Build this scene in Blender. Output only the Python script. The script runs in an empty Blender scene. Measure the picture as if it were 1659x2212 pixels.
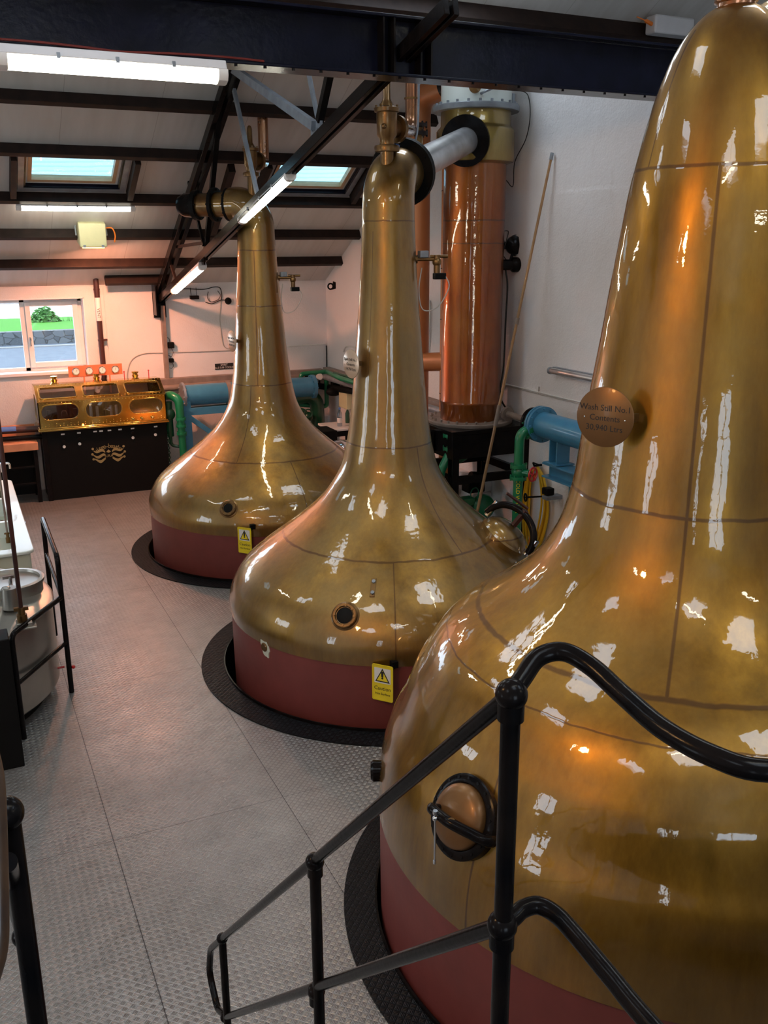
import bpy, bmesh, math, random
from mathutils import Vector, Matrix
random.seed(7)
SC = bpy.context.scene
COL = SC.collection
PI = math.pi

# ---------------------------------------------------------------- camera
CH = 3.2                                   # camera height over the plate floor
FPX, PITCH, YAW, ROLL = 1995.3, math.radians(16.06), math.radians(24.914), math.radians(.2857)
cp, sp, cy, sy = math.cos(PITCH), math.sin(PITCH), math.cos(YAW), math.sin(YAW)
FW = Vector((sy * cp, cy * cp, -sp)); RT = Vector((cy, -sy, 0)); DN = FW.cross(RT)
R2 = math.cos(ROLL) * RT + math.sin(ROLL) * DN
D2 = -math.sin(ROLL) * RT + math.cos(ROLL) * DN
CAM = Vector((0, 0, CH))
cd = bpy.data.cameras.new('camera'); cam = bpy.data.objects.new('camera', cd); COL.objects.link(cam)
m = Matrix.Identity(4)
for i, v in enumerate((R2, -D2, -FW)):
    for k in range(3): m[k][i] = v[k]
m.translation = CAM; cam.matrix_world = m
cd.sensor_fit = 'VERTICAL'; cd.sensor_height = 36; cd.lens = 36 * FPX / 2212; cd.clip_start = .05; cd.clip_end = 400
SC.camera = cam
SC.view_settings.view_transform = 'Standard'; SC.view_settings.look = 'None'
SC.view_settings.gamma = 1; SC.view_settings.use_curve_mapping = False
SC.view_settings.exposure = 0.45

# ---------------------------------------------------------------- daylight
W = bpy.data.worlds.new('overcast_sky'); SC.world = W; W.use_nodes = True
nt = W.node_tree; nt.nodes.clear()
wo = nt.nodes.new('ShaderNodeOutputWorld'); bg = nt.nodes.new('ShaderNodeBackground')
tc = nt.nodes.new('ShaderNodeTexCoord'); nz = nt.nodes.new('ShaderNodeTexNoise'); nz.inputs['Scale'].default_value = 2.2
nz.inputs['Detail'].default_value = 4
cr = nt.nodes.new('ShaderNodeValToRGB'); cr.color_ramp.elements[0].position = .35; cr.color_ramp.elements[1].position = .7
cr.color_ramp.elements[0].color = (.62, .80, 1, 1); cr.color_ramp.elements[1].color = (.93, .97, 1, 1)
nt.links.new(tc.outputs['Generated'], nz.inputs['Vector']); nt.links.new(nz.outputs['Fac'], cr.inputs['Fac'])
nt.links.new(cr.outputs['Color'], bg.inputs['Color']); bg.inputs['Strength'].default_value = 5.0
nt.links.new(bg.outputs[0], wo.inputs['Surface'])

TUBE_POWER = 16.0          # fluorescent diffusers
def area(name, loc, target, size, power, color, spread=PI):
    l = bpy.data.lights.new(name, 'AREA'); l.shape = 'DISK'; l.size = size; l.energy = power; l.color = color; l.spread = spread
    o = bpy.data.objects.new(name, l); COL.objects.link(o); o.location = loc
    o.rotation_euler = (Vector(target) - Vector(loc)).to_track_quat('-Z', 'Y').to_euler()
    return o
# sodium floodlights: the fitting over the spirit safe, the one on the upper purlin, one over the gallery
area('floodlight_lamp', (1.70, 11.84, 3.17), (2.2, 12.0, 0.3), .16, 62, (1, .36, .20), math.radians(180))
area('floodlight_lamp', (-1.6, 2.0, 4.3), (2.6, 5.0, 1.0), .35, 26, (1, .50, .16), math.radians(150))

# ---------------------------------------------------------------- where a pixel of the photo meets a known plane
def ray(x, y):
    a, b = (x - 829.5) / FPX, (y - 1106) / FPX
    return R2 * a + D2 * b + FW
def onx(x, y, X): d = ray(x, y); return CAM + d * (X / d.x)
def ony(x, y, Y): d = ray(x, y); return CAM + d * (Y / d.y)
def onz(x, y, z): d = ray(x, y); return CAM + d * ((z - CH) / d.z)
ROOF_A, ROOF_B = 9.918, -.5455
def rz(Y): return ROOF_A + ROOF_B * Y
def onroof(x, y, off=0):
    d = ray(x, y); t = (ROOF_A + off - CH) / (d.z - ROOF_B * d.y); return CAM + d * t

# ---------------------------------------------------------------- materials
def new_mat(name):
    M = bpy.data.materials.new(name); M.use_nodes = True
    return M, M.node_tree, M.node_tree.nodes['Principled BSDF']
def nd(t, kind, **kw):
    n = t.nodes.new(kind)
    for k, v in kw.items():
        if k in n.inputs.keys() if hasattr(n.inputs, 'keys') else False: n.inputs[k].default_value = v
        else: setattr(n, k, v)
    return n
def math_n(t, op, a, b=None, c=None):
    n = t.nodes.new('ShaderNodeMath'); n.operation = op
    for i, v in enumerate((a, b, c)):
        if v is None: continue
        if isinstance(v, (int, float)): n.inputs[i].default_value = v
        else: t.links.new(v, n.inputs[i])
    return n.outputs[0]
def mix_c(t, f, a, b):
    n = t.nodes.new('ShaderNodeMix'); n.data_type = 'RGBA'
    for i, v in ((0, f), (6, a), (7, b)):
        if isinstance(v, (int, float)): n.inputs[i].default_value = v
        elif isinstance(v, tuple): n.inputs[i].default_value = (*v, 1) if len(v) == 3 else v
        else: t.links.new(v, n.inputs[i])
    return n.outputs[2]
def coords(t, scale=(1, 1, 1), out='Object'):
    c = t.nodes.new('ShaderNodeTexCoord'); mp = t.nodes.new('ShaderNodeMapping'); mp.inputs['Scale'].default_value = scale
    t.links.new(c.outputs[out], mp.inputs['Vector']); return mp.outputs[0]
def noise(t, vec, scale, detail=4, rough=.5):
    n = t.nodes.new('ShaderNodeTexNoise'); n.inputs['Scale'].default_value = scale
    n.inputs['Detail'].default_value = detail; n.inputs['Roughness'].default_value = rough
    if vec is not None: t.links.new(vec, n.inputs['Vector'])
    return n.outputs['Fac']
def ramp(t, f, lo, hi):
    n = t.nodes.new('ShaderNodeMapRange'); n.inputs[1].default_value = lo; n.inputs[2].default_value = hi
    t.links.new(f, n.inputs[0]); return n.outputs[0]
def bump(t, b, h, strength, dist=.01):
    n = t.nodes.new('ShaderNodeBump'); n.inputs['Strength'].default_value = strength; n.inputs['Distance'].default_value = dist
    t.links.new(h, n.inputs['Height']); t.links.new(n.outputs[0], b.inputs['Normal']); return n

def paint(name, col, rough=.4, metal=0., coat=0., var=.12, nscale=9, bmp=.05, col2=None, spec=.5):
    M, t, b = new_mat(name)
    v = coords(t); f = ramp(t, noise(t, v, nscale, 5), .3, .7)
    c2 = col2 or tuple(max(0, x * (1 - var)) for x in col)
    t.links.new(mix_c(t, f, col, c2), b.inputs['Base Color'])
    b.inputs['Roughness'].default_value = rough; b.inputs['Metallic'].default_value = metal
    b.inputs['Coat Weight'].default_value = coat; b.inputs['Coat Roughness'].default_value = .06
    b.inputs['Specular IOR Level'].default_value = spec
    if bmp: bump(t, b, noise(t, v, nscale * 4, 3), bmp, .004)
    return M
def emit(name, col, s):
    M, t, b = new_mat(name)
    b.inputs['Base Color'].default_value = (*col, 1); b.inputs['Emission Color'].default_value = (*col, 1)
    b.inputs['Emission Strength'].default_value = s; b.inputs['Roughness'].default_value = .3
    return M
def copper(name, ca, cb, cc, seams, vseams, rough=.42, metal=.9, cz=None, wav=.35):
    """lacquered sheet copper: brushed streaks, patina clouds, dark brazed seams at given heights / bearings"""
    M, t, b = new_mat(name)
    v = coords(t, (1, 1, .16)); v1 = coords(t)
    streak = ramp(t, noise(t, v, 6, 8, .66), .38, .64)
    cloud = ramp(t, noise(t, v1, 2.1, 6, .6), .38, .64)
    c = mix_c(t, streak, ca, cb); c = mix_c(t, math_n(t, 'MULTIPLY', cloud, .75), c, cc)
    fine = ramp(t, noise(t, coords(t, (1, 1, .3)), 45, 4, .7), .3, .75)
    c = mix_c(t, math_n(t, 'MULTIPLY', fine, .30), c, tuple(x * .45 for x in ca))
    sep = t.nodes.new('ShaderNodeSeparateXYZ'); t.links.new(v1, sep.inputs[0])
    if cz:   # tint change at a height
        z0, z1, col = cz
        c = mix_c(t, ramp(t, sep.outputs[2], z0, z1), c, mix_c(t, math_n(t, 'MULTIPLY', cloud, .6), col, cc))
    wob = math_n(t, 'MULTIPLY', math_n(t, 'SUBTRACT', noise(t, v1, 7, 3), .5), .02)
    tot = None
    for z, w in seams:
        d = math_n(t, 'ABSOLUTE', math_n(t, 'SUBTRACT', math_n(t, 'ADD', sep.outputs[2], wob), z))
        q = math_n(t, 'SUBTRACT', 1, ramp(t, d, w * .45, w)); tot = q if tot is None else math_n(t, 'MAXIMUM', tot, q)
    ang = math_n(t, 'ARCTAN2', sep.outputs[1], sep.outputs[0])
    rad = math_n(t, 'SQRT', math_n(t, 'ADD', math_n(t, 'MULTIPLY', sep.outputs[0], sep.outputs[0]), math_n(t, 'MULTIPLY', sep.outputs[1], sep.outputs[1])))
    for a, w, z0, z1 in vseams:
        d = math_n(t, 'MULTIPLY', math_n(t, 'ABSOLUTE', math_n(t, 'SUBTRACT', ang, a)), rad)
        d = math_n(t, 'ADD', d, math_n(t, 'MULTIPLY', wob, .3))
        q = math_n(t, 'SUBTRACT', 1, ramp(t, d, w * .45, w))
        q = math_n(t, 'MULTIPLY', q, math_n(t, 'MULTIPLY', math_n(t, 'GREATER_THAN', sep.outputs[2], z0), math_n(t, 'LESS_THAN', sep.outputs[2], z1)))
        tot = q if tot is None else math_n(t, 'MAXIMUM', tot, q)
    if tot is not None: c = mix_c(t, math_n(t, 'MULTIPLY', tot, .75), c, (.10, .045, .02))
    t.links.new(c, b.inputs['Base Color'])
    b.inputs['Metallic'].default_value = metal
    t.links.new(math_n(t, 'ADD', rough - .05, math_n(t, 'MULTIPLY', cloud, .12)), b.inputs['Roughness'])
    b.inputs['Coat Weight'].default_value = 1; b.inputs['Coat Roughness'].default_value = .025; b.inputs['Coat IOR'].default_value = 1.55
    hgt = math_n(t, 'ADD', math_n(t, 'MULTIPLY', noise(t, coords(t, (1, 1, .55)), 5, 3), .7), math_n(t, 'MULTIPLY', noise(t, v1, 38, 2), .035))
    if tot is not None: hgt = math_n(t, 'SUBTRACT', hgt, math_n(t, 'MULTIPLY', tot, .03))
    bn = bump(t, b, hgt, wav, .02); t.links.new(bn.outputs[0], b.inputs['Coat Normal'])
    return M

CA, CB, CC = (.42, .225, .046), (.225, .120, .028), (.29, .195, .075)
m_still3 = copper('wash_still_copper', (.45, .215, .024), (.240, .115, .014), (.32, .185, .042), [(1.565, .009), (2.155, .010), (3.49, .009), (1.45, .004)],
                  [(-2.37, .009, 1.565, 3.49), (3.02, .006, 3.49, 4.0), (-2.86, .006, .2, 1.3), (-1.0, .01, 1.565, 3.37)])
m_still2 = copper('spirit_still_copper', CA, CB, CC, [(1.058, .007), (1.765, .007), (3.37, .006)],
                  [(-1.98, .006, .45, 1.058), (-1.33, .006, 1.058, 1.765), (-2.62, .004, 1.765, 3.3)])
m_still1 = copper('far_still_copper', CA, CB, CC, [(1.09, .007), (1.806, .007), (2.61, .007), (3.165, .007)],
                  [(-2.25, .006, 1.09, 1.806), (-2.02, .007, 1.806, 3.165), (-1.55, .006, .45, 1.09)])
m_column = copper('condenser_copper', (.36, .080, .012), (.22, .048, .007), (.34, .115, .02), [(1.93, .009), (1.72, .007), (2.85, .005), (3.45, .006)], [],
                  .36, .9, (3.25, 3.5, (.34, .20, .05)), wav=.25)
m_brasscol = copper('brass_collar', (.34, .22, .05), (.25, .15, .035), (.34, .25, .07), [], [], .38)
m_pipecu = copper('bare_copper_pipe', (.50, .20, .09), (.36, .13, .06), (.42, .22, .10), [], [], .25)
m_plaque = paint('plaque_brass', (.24, .12, .04), .40, .5, .1, col2=(.17, .08, .025), nscale=4)
m_plaque_pale = paint('plaque_pale_brass', (.70, .53, .38), .35, .55, .3, col2=(.62, .46, .33), nscale=4)
m_brass = paint('polished_brass', (.80, .56, .16), .14, 1, .5, col2=(.72, .45, .10), nscale=6, bmp=.12)
m_brassd = paint('aged_brass', (.26, .145, .05), .38, .85, .2, col2=(.14, .075, .03), nscale=12)
m_steel = paint('black_gloss_steel', (.004, .004, .005), .20, 0, .0, spec=.10, nscale=14, bmp=.12, col2=(.012, .009, .008))
m_steelb = paint('blue_black_steel', (.003, .004, .010), .22, 0, 0, spec=.16, nscale=7, bmp=.35, col2=(.006, .007, .018))
m_timber = paint('dark_stained_timber', (.016, .010, .009), .55, spec=.2, nscale=10, col2=(.03, .018, .014))
m_matt = paint('matt_black', (.006, .006, .006), .55, spec=.12)
m_grey = paint('grey_steel', (.30, .34, .38), .45, .3, col2=(.2, .22, .25))
m_galv = paint('silver_jacket', (.78, .78, .81), .33, .8, .3, col2=(.50, .49, .49), nscale=5, bmp=.1)
m_stain = paint('stainless_steel', (.52, .50, .45), .33, .85, col2=(.36, .34, .30), nscale=2.2, bmp=.06)
m_chrome = paint('bright_chrome', (.85, .85, .88), .1, 1)
m_salmon = paint('copper_toned_pipe_paint', (.50, .19, .07), .45, .2, .1, col2=(.42, .15, .05), nscale=3)
m_red = paint('red_oxide_paint', (.21, .045, .038), .5, 0, .05, col2=(.17, .036, .030), nscale=5, bmp=.25)
m_green = paint('green_pipe_paint', (.008, .20, .085), .3, 0, .25, col2=(.006, .15, .06))
m_greend = paint('dark_green_paint', (.004, .06, .025), .35, 0, .4)
m_blue = paint('blue_shell_paint', (.055, .235, .39), .35, 0, .25, col2=(.045, .19, .33))
m_yellow = paint('yellow_hose', (.80, .48, .015), .4)
m_orangep = paint('orange_plastic', (.85, .20, .01), .35)
m_yel = paint('sign_yellow', (.90, .72, .02), .4, bmp=0)
m_white = paint('white_enamel', (.82, .82, .80), .35, 0, .2, var=.05, bmp=.02)
m_plastic = paint('lamp_housing', (.66, .66, .68), .4, var=.05)
m_cream = paint('cream_enamel', (.62, .60, .36), .4, 0, .2, var=.08)
m_fibre = paint('white_fibreglass', (.78, .85, .80), .35, 0, .3, var=.05, nscale=3, bmp=.03)
m_fibin = paint('stained_fibreglass', (.66, .70, .58), .45, 0, .1, nscale=3)
m_board = paint('gauge_board_orange', (.80, .20, .09), .45)
m_wood = paint('bench_board', (.66, .30, .16), .5, col2=(.55, .24, .12))
m_pole = paint('varnished_pole', (.40, .22, .09), .4, 0, .3, col2=(.30, .16, .07), nscale=20)
m_trunk = paint('grey_brown_trunking', (.28, .22, .19), .5, col2=(.20, .15, .12))
m_redc = paint('dull_red_cable', (.16, .018, .012), .5)
m_redv = paint('red_handwheel', (.55, .02, .02), .3, 0, .4)
m_vent = paint('red_brown_pipe', (.06, .018, .013), .4, 0, .1)
m_cable = paint('black_cable', (.012, .012, .012), .5, bmp=0)
m_cablew = paint('pale_cable', (.5, .48, .45), .5, bmp=0)
m_ink = paint('black_lettering', (.015, .012, .010), .5, bmp=0)
m_gold = paint('gold_lettering', (.30, .24, .10), .5, bmp=0)
m_whitep = paint('white_print', (.80, .80, .78), .5, bmp=0)
m_paper = paint('label_white', (.85, .85, .83), .5, bmp=0)
m_spirit = paint('hydrometer_liquid', (.30, .28, .22), .2)
m_pitm = paint('pit_lining', (.012, .012, .014), .6)
m_velux = paint('pine_frame', (.60, .40, .23), .4, col2=(.52, .34, .19))
m_bluebits = paint('blue_label', (.10, .22, .60), .4, bmp=0)
m_tube = emit('lit_tube_diffuser', (1, .95, .78), TUBE_POWER)
m_sod = emit('sodium_lamp_glass', (1, .33, .08), 14)
m_amber = emit('amber_pilot_lamp', (1, .25, .04), 9)

def glass(name, tint=(1, 1, 1), refl=.10, dark=0.):
    M, t, b = new_mat(name); t.nodes.remove(b)
    o = t.nodes['Material Output']; tr = t.nodes.new('ShaderNodeBsdfTransparent'); gl = t.nodes.new('ShaderNodeBsdfGlossy')
    gl.inputs['Roughness'].default_value = .02; tr.inputs['Color'].default_value = (*tint, 1)
    fr = t.nodes.new('ShaderNodeLayerWeight'); fr.inputs['Blend'].default_value = .5
    mx = t.nodes.new('ShaderNodeMixShader'); t.links.new(math_n(t, 'ADD', math_n(t, 'MULTIPLY', math_n(t, 'POWER', fr.outputs['Facing'], 4), .6), refl - .05), mx.inputs[0])
    t.links.new(tr.outputs[0], mx.inputs[1]); t.links.new(gl.outputs[0], mx.inputs[2]); t.links.new(mx.outputs[0], o.inputs['Surface'])
    return M
m_glass = glass('clear_glass')
def sky_glass():
    M = glass('tinted_skylight_glass', (.3, .4, .42)); t = M.node_tree; tr = [n for n in t.nodes if n.type == 'BSDF_TRANSPARENT'][0]
    sep = t.nodes.new('ShaderNodeSeparateXYZ'); t.links.new(coords(t), sep.inputs[0])
    w = math_n(t, 'FRACT', math_n(t, 'MULTIPLY', math_n(t, 'ADD', math_n(t, 'ADD', sep.outputs[1], math_n(t, 'MULTIPLY', sep.outputs[0], .05)), math_n(t, 'MULTIPLY', noise(t, coords(t), 3), .05)), 13))
    t.links.new(mix_c(t, math_n(t, 'LESS_THAN', w, .13), (.40, .50, .52), (.28, .40, .44)), tr.inputs['Color']); return M
m_skyglass = sky_glass(); m_glassd = glass('smoked_glass', (.75, .77, .78), .22)
m_bottle = glass('bottle_plastic', (.70, .78, .85), .15)

# whitewashed masonry
def wall_mat(name, col, rough_amt=.5):
    M, t, b = new_mat(name); v = coords(t)
    f = ramp(t, noise(t, v, 1.3, 5), .3, .7)
    c = mix_c(t, f, col, tuple(x * .93 for x in col))
    st = ramp(t, noise(t, coords(t, (1, 1, .25)), 6, 6, .7), .62, .80)
    c = mix_c(t, math_n(t, 'MULTIPLY', st, .22), c, (.42, .36, .30))
    t.links.new(c, b.inputs['Base Color']); b.inputs['Roughness'].default_value = .75
    h = math_n(t, 'ADD', noise(t, v, 5, 5), math_n(t, 'MULTIPLY', noise(t, v, 60, 3), .25))
    bump(t, b, h, rough_amt, .03); return M
m_wall = wall_mat('whitewashed_wall', (.80, .78, .78)); m_reveal = wall_mat('white_reveal', (.84, .85, .88), .1)

def ceil_mat():
    M, t, b = new_mat('roof_lining_panels'); v = coords(t)
    sep = t.nodes.new('ShaderNodeSeparateXYZ'); t.links.new(v, sep.inputs[0])
    fr = math_n(t, 'FRACT', math_n(t, 'DIVIDE', math_n(t, 'ADD', sep.outputs[0], 40.15), .92))
    ln = math_n(t, 'LESS_THAN', fr, .006)
    rib = math_n(t, 'SINE', math_n(t, 'MULTIPLY', sep.outputs[0], 78))
    f = ramp(t, noise(t, coords(t, (3, .5, .5)), 2.2, 5), .35, .7)
    c = mix_c(t, f, (.60, .585, .56), (.53, .51, .48)); c = mix_c(t, math_n(t, 'MULTIPLY', ln, .5), c, (.22, .2, .18))
    t.links.new(c, b.inputs['Base Color']); b.inputs['Roughness'].default_value = .5
    bump(t, b, rib, .12, .003); return M
m_ceil = ceil_mat()

def tread_mat(name, ca, cb, metal, rough, bs, rot=0., rings=False, seams=True, pitch=.027):
    """chequer plate: little groups of raised bars turned alternately"""
    M, t, b = new_mat(name)
    c = t.nodes.new('ShaderNodeTexCoord'); mp = t.nodes.new('ShaderNodeMapping'); mp.inputs['Rotation'].default_value = (0, 0, rot)
    t.links.new(c.outputs['Object'], mp.inputs['Vector']); v = mp.outputs[0]
    sep = t.nodes.new('ShaderNodeSeparateXYZ'); t.links.new(v, sep.inputs[0])
    u = math_n(t, 'DIVIDE', sep.outputs[0], pitch); w = math_n(t, 'DIVIDE', sep.outputs[1], pitch)
    fu, fw = math_n(t, 'FRACT', math_n(t, 'ADD', u, 900)), math_n(t, 'FRACT', math_n(t, 'ADD', w, 900))
    par = math_n(t, 'MODULO', math_n(t, 'ADD', math_n(t, 'FLOOR', math_n(t, 'ADD', u, 900)), math_n(t, 'FLOOR', math_n(t, 'ADD', w, 900))), 2)
    bu = math_n(t, 'ABSOLUTE', math_n(t, 'SINE', math_n(t, 'MULTIPLY', fu, PI * 4)))
    bw = math_n(t, 'ABSOLUTE', math_n(t, 'SINE', math_n(t, 'MULTIPLY', fw, PI * 4)))
    eu = ramp(t, math_n(t, 'MINIMUM', fu, math_n(t, 'SUBTRACT', 1, fu)), .06, .2); ew = ramp(t, math_n(t, 'MINIMUM', fw, math_n(t, 'SUBTRACT', 1, fw)), .06, .2)
    edge = math_n(t, 'MULTIPLY', eu, ew)
    h = math_n(t, 'ADD', math_n(t, 'MULTIPLY', bu, par), math_n(t, 'MULTIPLY', bw, math_n(t, 'SUBTRACT', 1, par)))
    h = math_n(t, 'MULTIPLY', h, edge)
    wear = ramp(t, noise(t, coords(t), 1.1, 6, .6), .32, .68)
    spots = ramp(t, noise(t, coords(t), 7, 6, .7), .45, .75)
    cc = mix_c(t, wear, ca, cb); cc = mix_c(t, math_n(t, 'MULTIPLY', spots, .45), cc, tuple(x * .62 for x in cb))
    cc = mix_c(t, math_n(t, 'MULTIPLY', math_n(t, 'SUBTRACT', 1, edge), .22), cc, tuple(x * .35 for x in ca))
    if seams:
        so = t.nodes.new('ShaderNodeSeparateXYZ'); t.links.new(c.outputs['Object'], so.inputs[0])
        a = math_n(t, 'FRACT', math_n(t, 'ADD', so.outputs[0], 20.5 + .0)); bb = math_n(t, 'FRACT', math_n(t, 'ADD', math_n(t, 'DIVIDE', math_n(t, 'SUBTRACT', so.outputs[1], .7), 2), 20))
        s1 = math_n(t, 'LESS_THAN', math_n(t, 'MINIMUM', a, math_n(t, 'SUBTRACT', 1, a)), .0022)
        s2 = math_n(t, 'LESS_THAN', math_n(t, 'MINIMUM', bb, math_n(t, 'SUBTRACT', 1, bb)), .0008)
        s = math_n(t, 'MAXIMUM', s1, s2)
        cc = mix_c(t, math_n(t, 'MULTIPLY', s, .8), cc, (.03, .03, .035)); h = math_n(t, 'SUBTRACT', h, math_n(t, 'MULTIPLY', s, 1.5))
    t.links.new(cc, b.inputs['Base Color']); b.inputs['Metallic'].default_value = metal
    t.links.new(math_n(t, 'ADD', rough, math_n(t, 'MULTIPLY', wear, .14)), b.inputs['Roughness'])
    b.inputs['Specular IOR Level'].default_value = .5 if seams else .14
    bump(t, b, h, bs, .0026); return M
m_floor = tread_mat('aluminium_chequer_plate', (.47, .465, .455), (.34, .338, .33), .74, .305, 1.0, PI / 4)
m_ringm = tread_mat('black_chequer_plate', (.010, .011, .013), (.006, .007, .009), .0, .30, .9, PI / 4, seams=False, pitch=.03)

# ---------------------------------------------------------------- mesh building
def fillet(pts, r, n=6):
    pts = [Vector(p) for p in pts]; out = [pts[0]]
    for a, b, c in zip(pts, pts[1:], pts[2:]):
        u = (a - b); v = (c - b); k = min(r, u.length * .49, v.length * .49); u = u.normalized() * k; v = v.normalized() * k
        p0, p1 = b + u, b + v
        for i in range(n + 1):
            s = i / n; out.append(p0 * (1 - s) ** 2 + b * 2 * s * (1 - s) + p1 * s ** 2)
    out.append(pts[-1]); return out
def smooth_path(pts, n=6):
    pts = [Vector(p) for p in pts]; q = [pts[0] * 2 - pts[1]] + pts + [pts[-1] * 2 - pts[-2]]; out = []
    for i in range(1, len(q) - 2):
        for k in range(n):
            s = k / n; a, b, c, d = q[i - 1], q[i], q[i + 1], q[i + 2]
            out.append(.5 * ((2 * b) + (c - a) * s + (2 * a - 5 * b + 4 * c - d) * s * s + (3 * b - a - 3 * c + d) * s ** 3))
    out.append(pts[-1]); return out
def frame(o, n, up=(0, 0, 1)):
    """matrix whose Z is n and Y is close to up, at o"""
    n = Vector(n).normalized(); u = Vector(up); x = u.cross(n)
    if x.length < 1e-4: x = Vector((1, 0, 0)).cross(n)
    x.normalize(); y = n.cross(x); M = Matrix.Identity(4)
    for k in range(3): M[k][0] = x[k]; M[k][1] = y[k]; M[k][2] = n[k]
    M.translation = Vector(o); return M
class MB:
    def __init__(s): s.bm = bmesh.new()
    def _v(s, p, M): p = Vector(p); return s.bm.verts.new(M @ p if M else p)
    def box(s, c, size, M=None):
        c = Vector(c); h = Vector(size) / 2; vs = []
        for x in (-1, 1):
            for y in (-1, 1):
                for z in (-1, 1): vs.append(s._v((c.x + x * h.x, c.y + y * h.y, c.z + z * h.z), M))
        for f in ((0, 1, 3, 2), (4, 6, 7, 5), (0, 4, 5, 1), (2, 3, 7, 6), (0, 2, 6, 4), (1, 5, 7, 3)): s.bm.faces.new([vs[i] for i in f])
        return s
    def bb(s, a, b, M=None):
        a = Vector(a); b = Vector(b); return s.box((a + b) / 2, [abs(x) for x in (b - a)], M)
    def loft(s, rings, close=True, caps=True):
        vs = [[s.bm.verts.new(p) for p in r] for r in rings]; n = len(vs[0])
        for a, b in zip(vs, vs[1:]):
            for i in range(n if close else n - 1):
                j = (i + 1) % n; s.bm.faces.new((a[i], a[j], b[j], b[i]))
        if caps and close:
            s.bm.faces.new(list(reversed(vs[0]))); s.bm.faces.new(vs[-1])
        return s
    def tube(s, pts, r, seg=12, caps=True):
        pts = [Vector(p) for p in pts]; q = [pts[0]]
        for p in pts[1:]:
            if (p - q[-1]).length > 1e-5: q.append(p)
        pts = q; n = len(pts); rs = r if isinstance(r, (list, tuple)) else [r] * n
        T = [(pts[min(i + 1, n - 1)] - pts[max(i - 1, 0)]).normalized() for i in range(n)]
        u = T[0].orthogonal().normalized(); rings = []
        for i in range(n):
            if i: u = (T[i - 1].rotation_difference(T[i]) @ u)
            u = (u - T[i] * u.dot(T[i])).normalized(); w = T[i].cross(u)
            rings.append([pts[i] + (u * math.cos(2 * PI * k / seg) + w * math.sin(2 * PI * k / seg)) * rs[min(i, len(rs) - 1)] for k in range(seg)])
        return s.loft(rings, True, caps)
    def cyl(s, a, b, r, r2=None, seg=24): return s.tube([a, b], [r, r if r2 is None else r2], seg)
    def lathe(s, prof, c=(0, 0, 0), seg=96, M=None, caps=True):
        """prof: list of (radius, height)"""
        c = Vector(c); rings = []
        for r, z in prof:
            rings.append([(M @ (Vector((r * math.cos(2 * PI * k / seg), r * math.sin(2 * PI * k / seg), z))) if M else
                           c + Vector((r * math.cos(2 * PI * k / seg), r * math.sin(2 * PI * k / seg), z))) for k in range(seg)])
        return s.loft(rings, True, caps)
    def ball(s, c, r, seg=20, sc=(1, 1, 1)):
        pr = [(r * math.sin(PI * i / 12), -r * math.cos(PI * i / 12)) for i in range(13)]; pr[0] = (r * .02, -r); pr[-1] = (r * .02, r)
        c = Vector(c); rings = []
        for a, z in pr: rings.append([c + Vector((a * math.cos(2 * PI * k / seg) * sc[0], a * math.sin(2 * PI * k / seg) * sc[1], z * sc[2])) for k in range(seg)])
        return s.loft(rings)
    def torus(s, M, R, r, seg=40, sg=10):
        vs = []
        for i in range(seg):
            a = 2 * PI * i / seg
            vs.append([s._v(((R + r * math.cos(2 * PI * k / sg)) * math.cos(a), (R + r * math.cos(2 * PI * k / sg)) * math.sin(a), r * math.sin(2 * PI * k / sg)), M) for k in range(sg)])
        for i in range(seg):
            for k in range(sg):
                s.bm.faces.new((vs[i][k], vs[(i + 1) % seg][k], vs[(i + 1) % seg][(k + 1) % sg], vs[i][(k + 1) % sg]))
        return s
    def prism(s, poly, M, d0, d1):
        a = [s._v((x, y, d0), M) for x, y in poly]; b = [s._v((x, y, d1), M) for x, y in poly]; n = len(poly)
        for i in range(n): s.bm.faces.new((a[i], a[(i + 1) % n], b[(i + 1) % n], b[i]))
        s.bm.faces.new(list(reversed(a))); s.bm.faces.new(b); return s
    def ringprism(s, outer, inner, M, d0, d1):
        n = len(outer); L = [[s._v((x, y, d), M) for x, y in P] for d in (d0, d1) for P in (outer, inner)]
        for i in range(n):
            j = (i + 1) % n
            s.bm.faces.new((L[0][i], L[0][j], L[2][j], L[2][i])); s.bm.faces.new((L[1][j], L[1][i], L[3][i], L[3][j]))
            s.bm.faces.new((L[2][i], L[2][j], L[3][j], L[3][i])); s.bm.faces.new((L[0][j], L[0][i], L[1][i], L[1][j]))
        return s
    def bar(s, a, b, w, h, up=(0, 0, 1)):
        """box beam from a to b, h measured along up"""
        a = Vector(a); b = Vector(b); M = frame(a, b - a, up); return s.box((0, 0, (b - a).length / 2), (w, h, (b - a).length), M)
    def bolts(s, M, R, n, r=.012, h=.02, a0=0):
        for i in range(n):
            a = a0 + 2 * PI * i / n; p = M @ Vector((R * math.cos(a), R * math.sin(a), 0)); q = M @ Vector((R * math.cos(a), R * math.sin(a), h)); s.cyl(p, q, r, seg=6)
        return s
def wloc(o):
    v = Vector((0, 0, 0))
    while o: v += o.location; o = o.parent
    return v
def props(o, label=None, cat=None, group=None, kind=None):
    if label: o['label'] = label
    if cat: o['category'] = cat
    if group: o['group'] = group
    if kind: o['kind'] = kind
    return o
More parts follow.
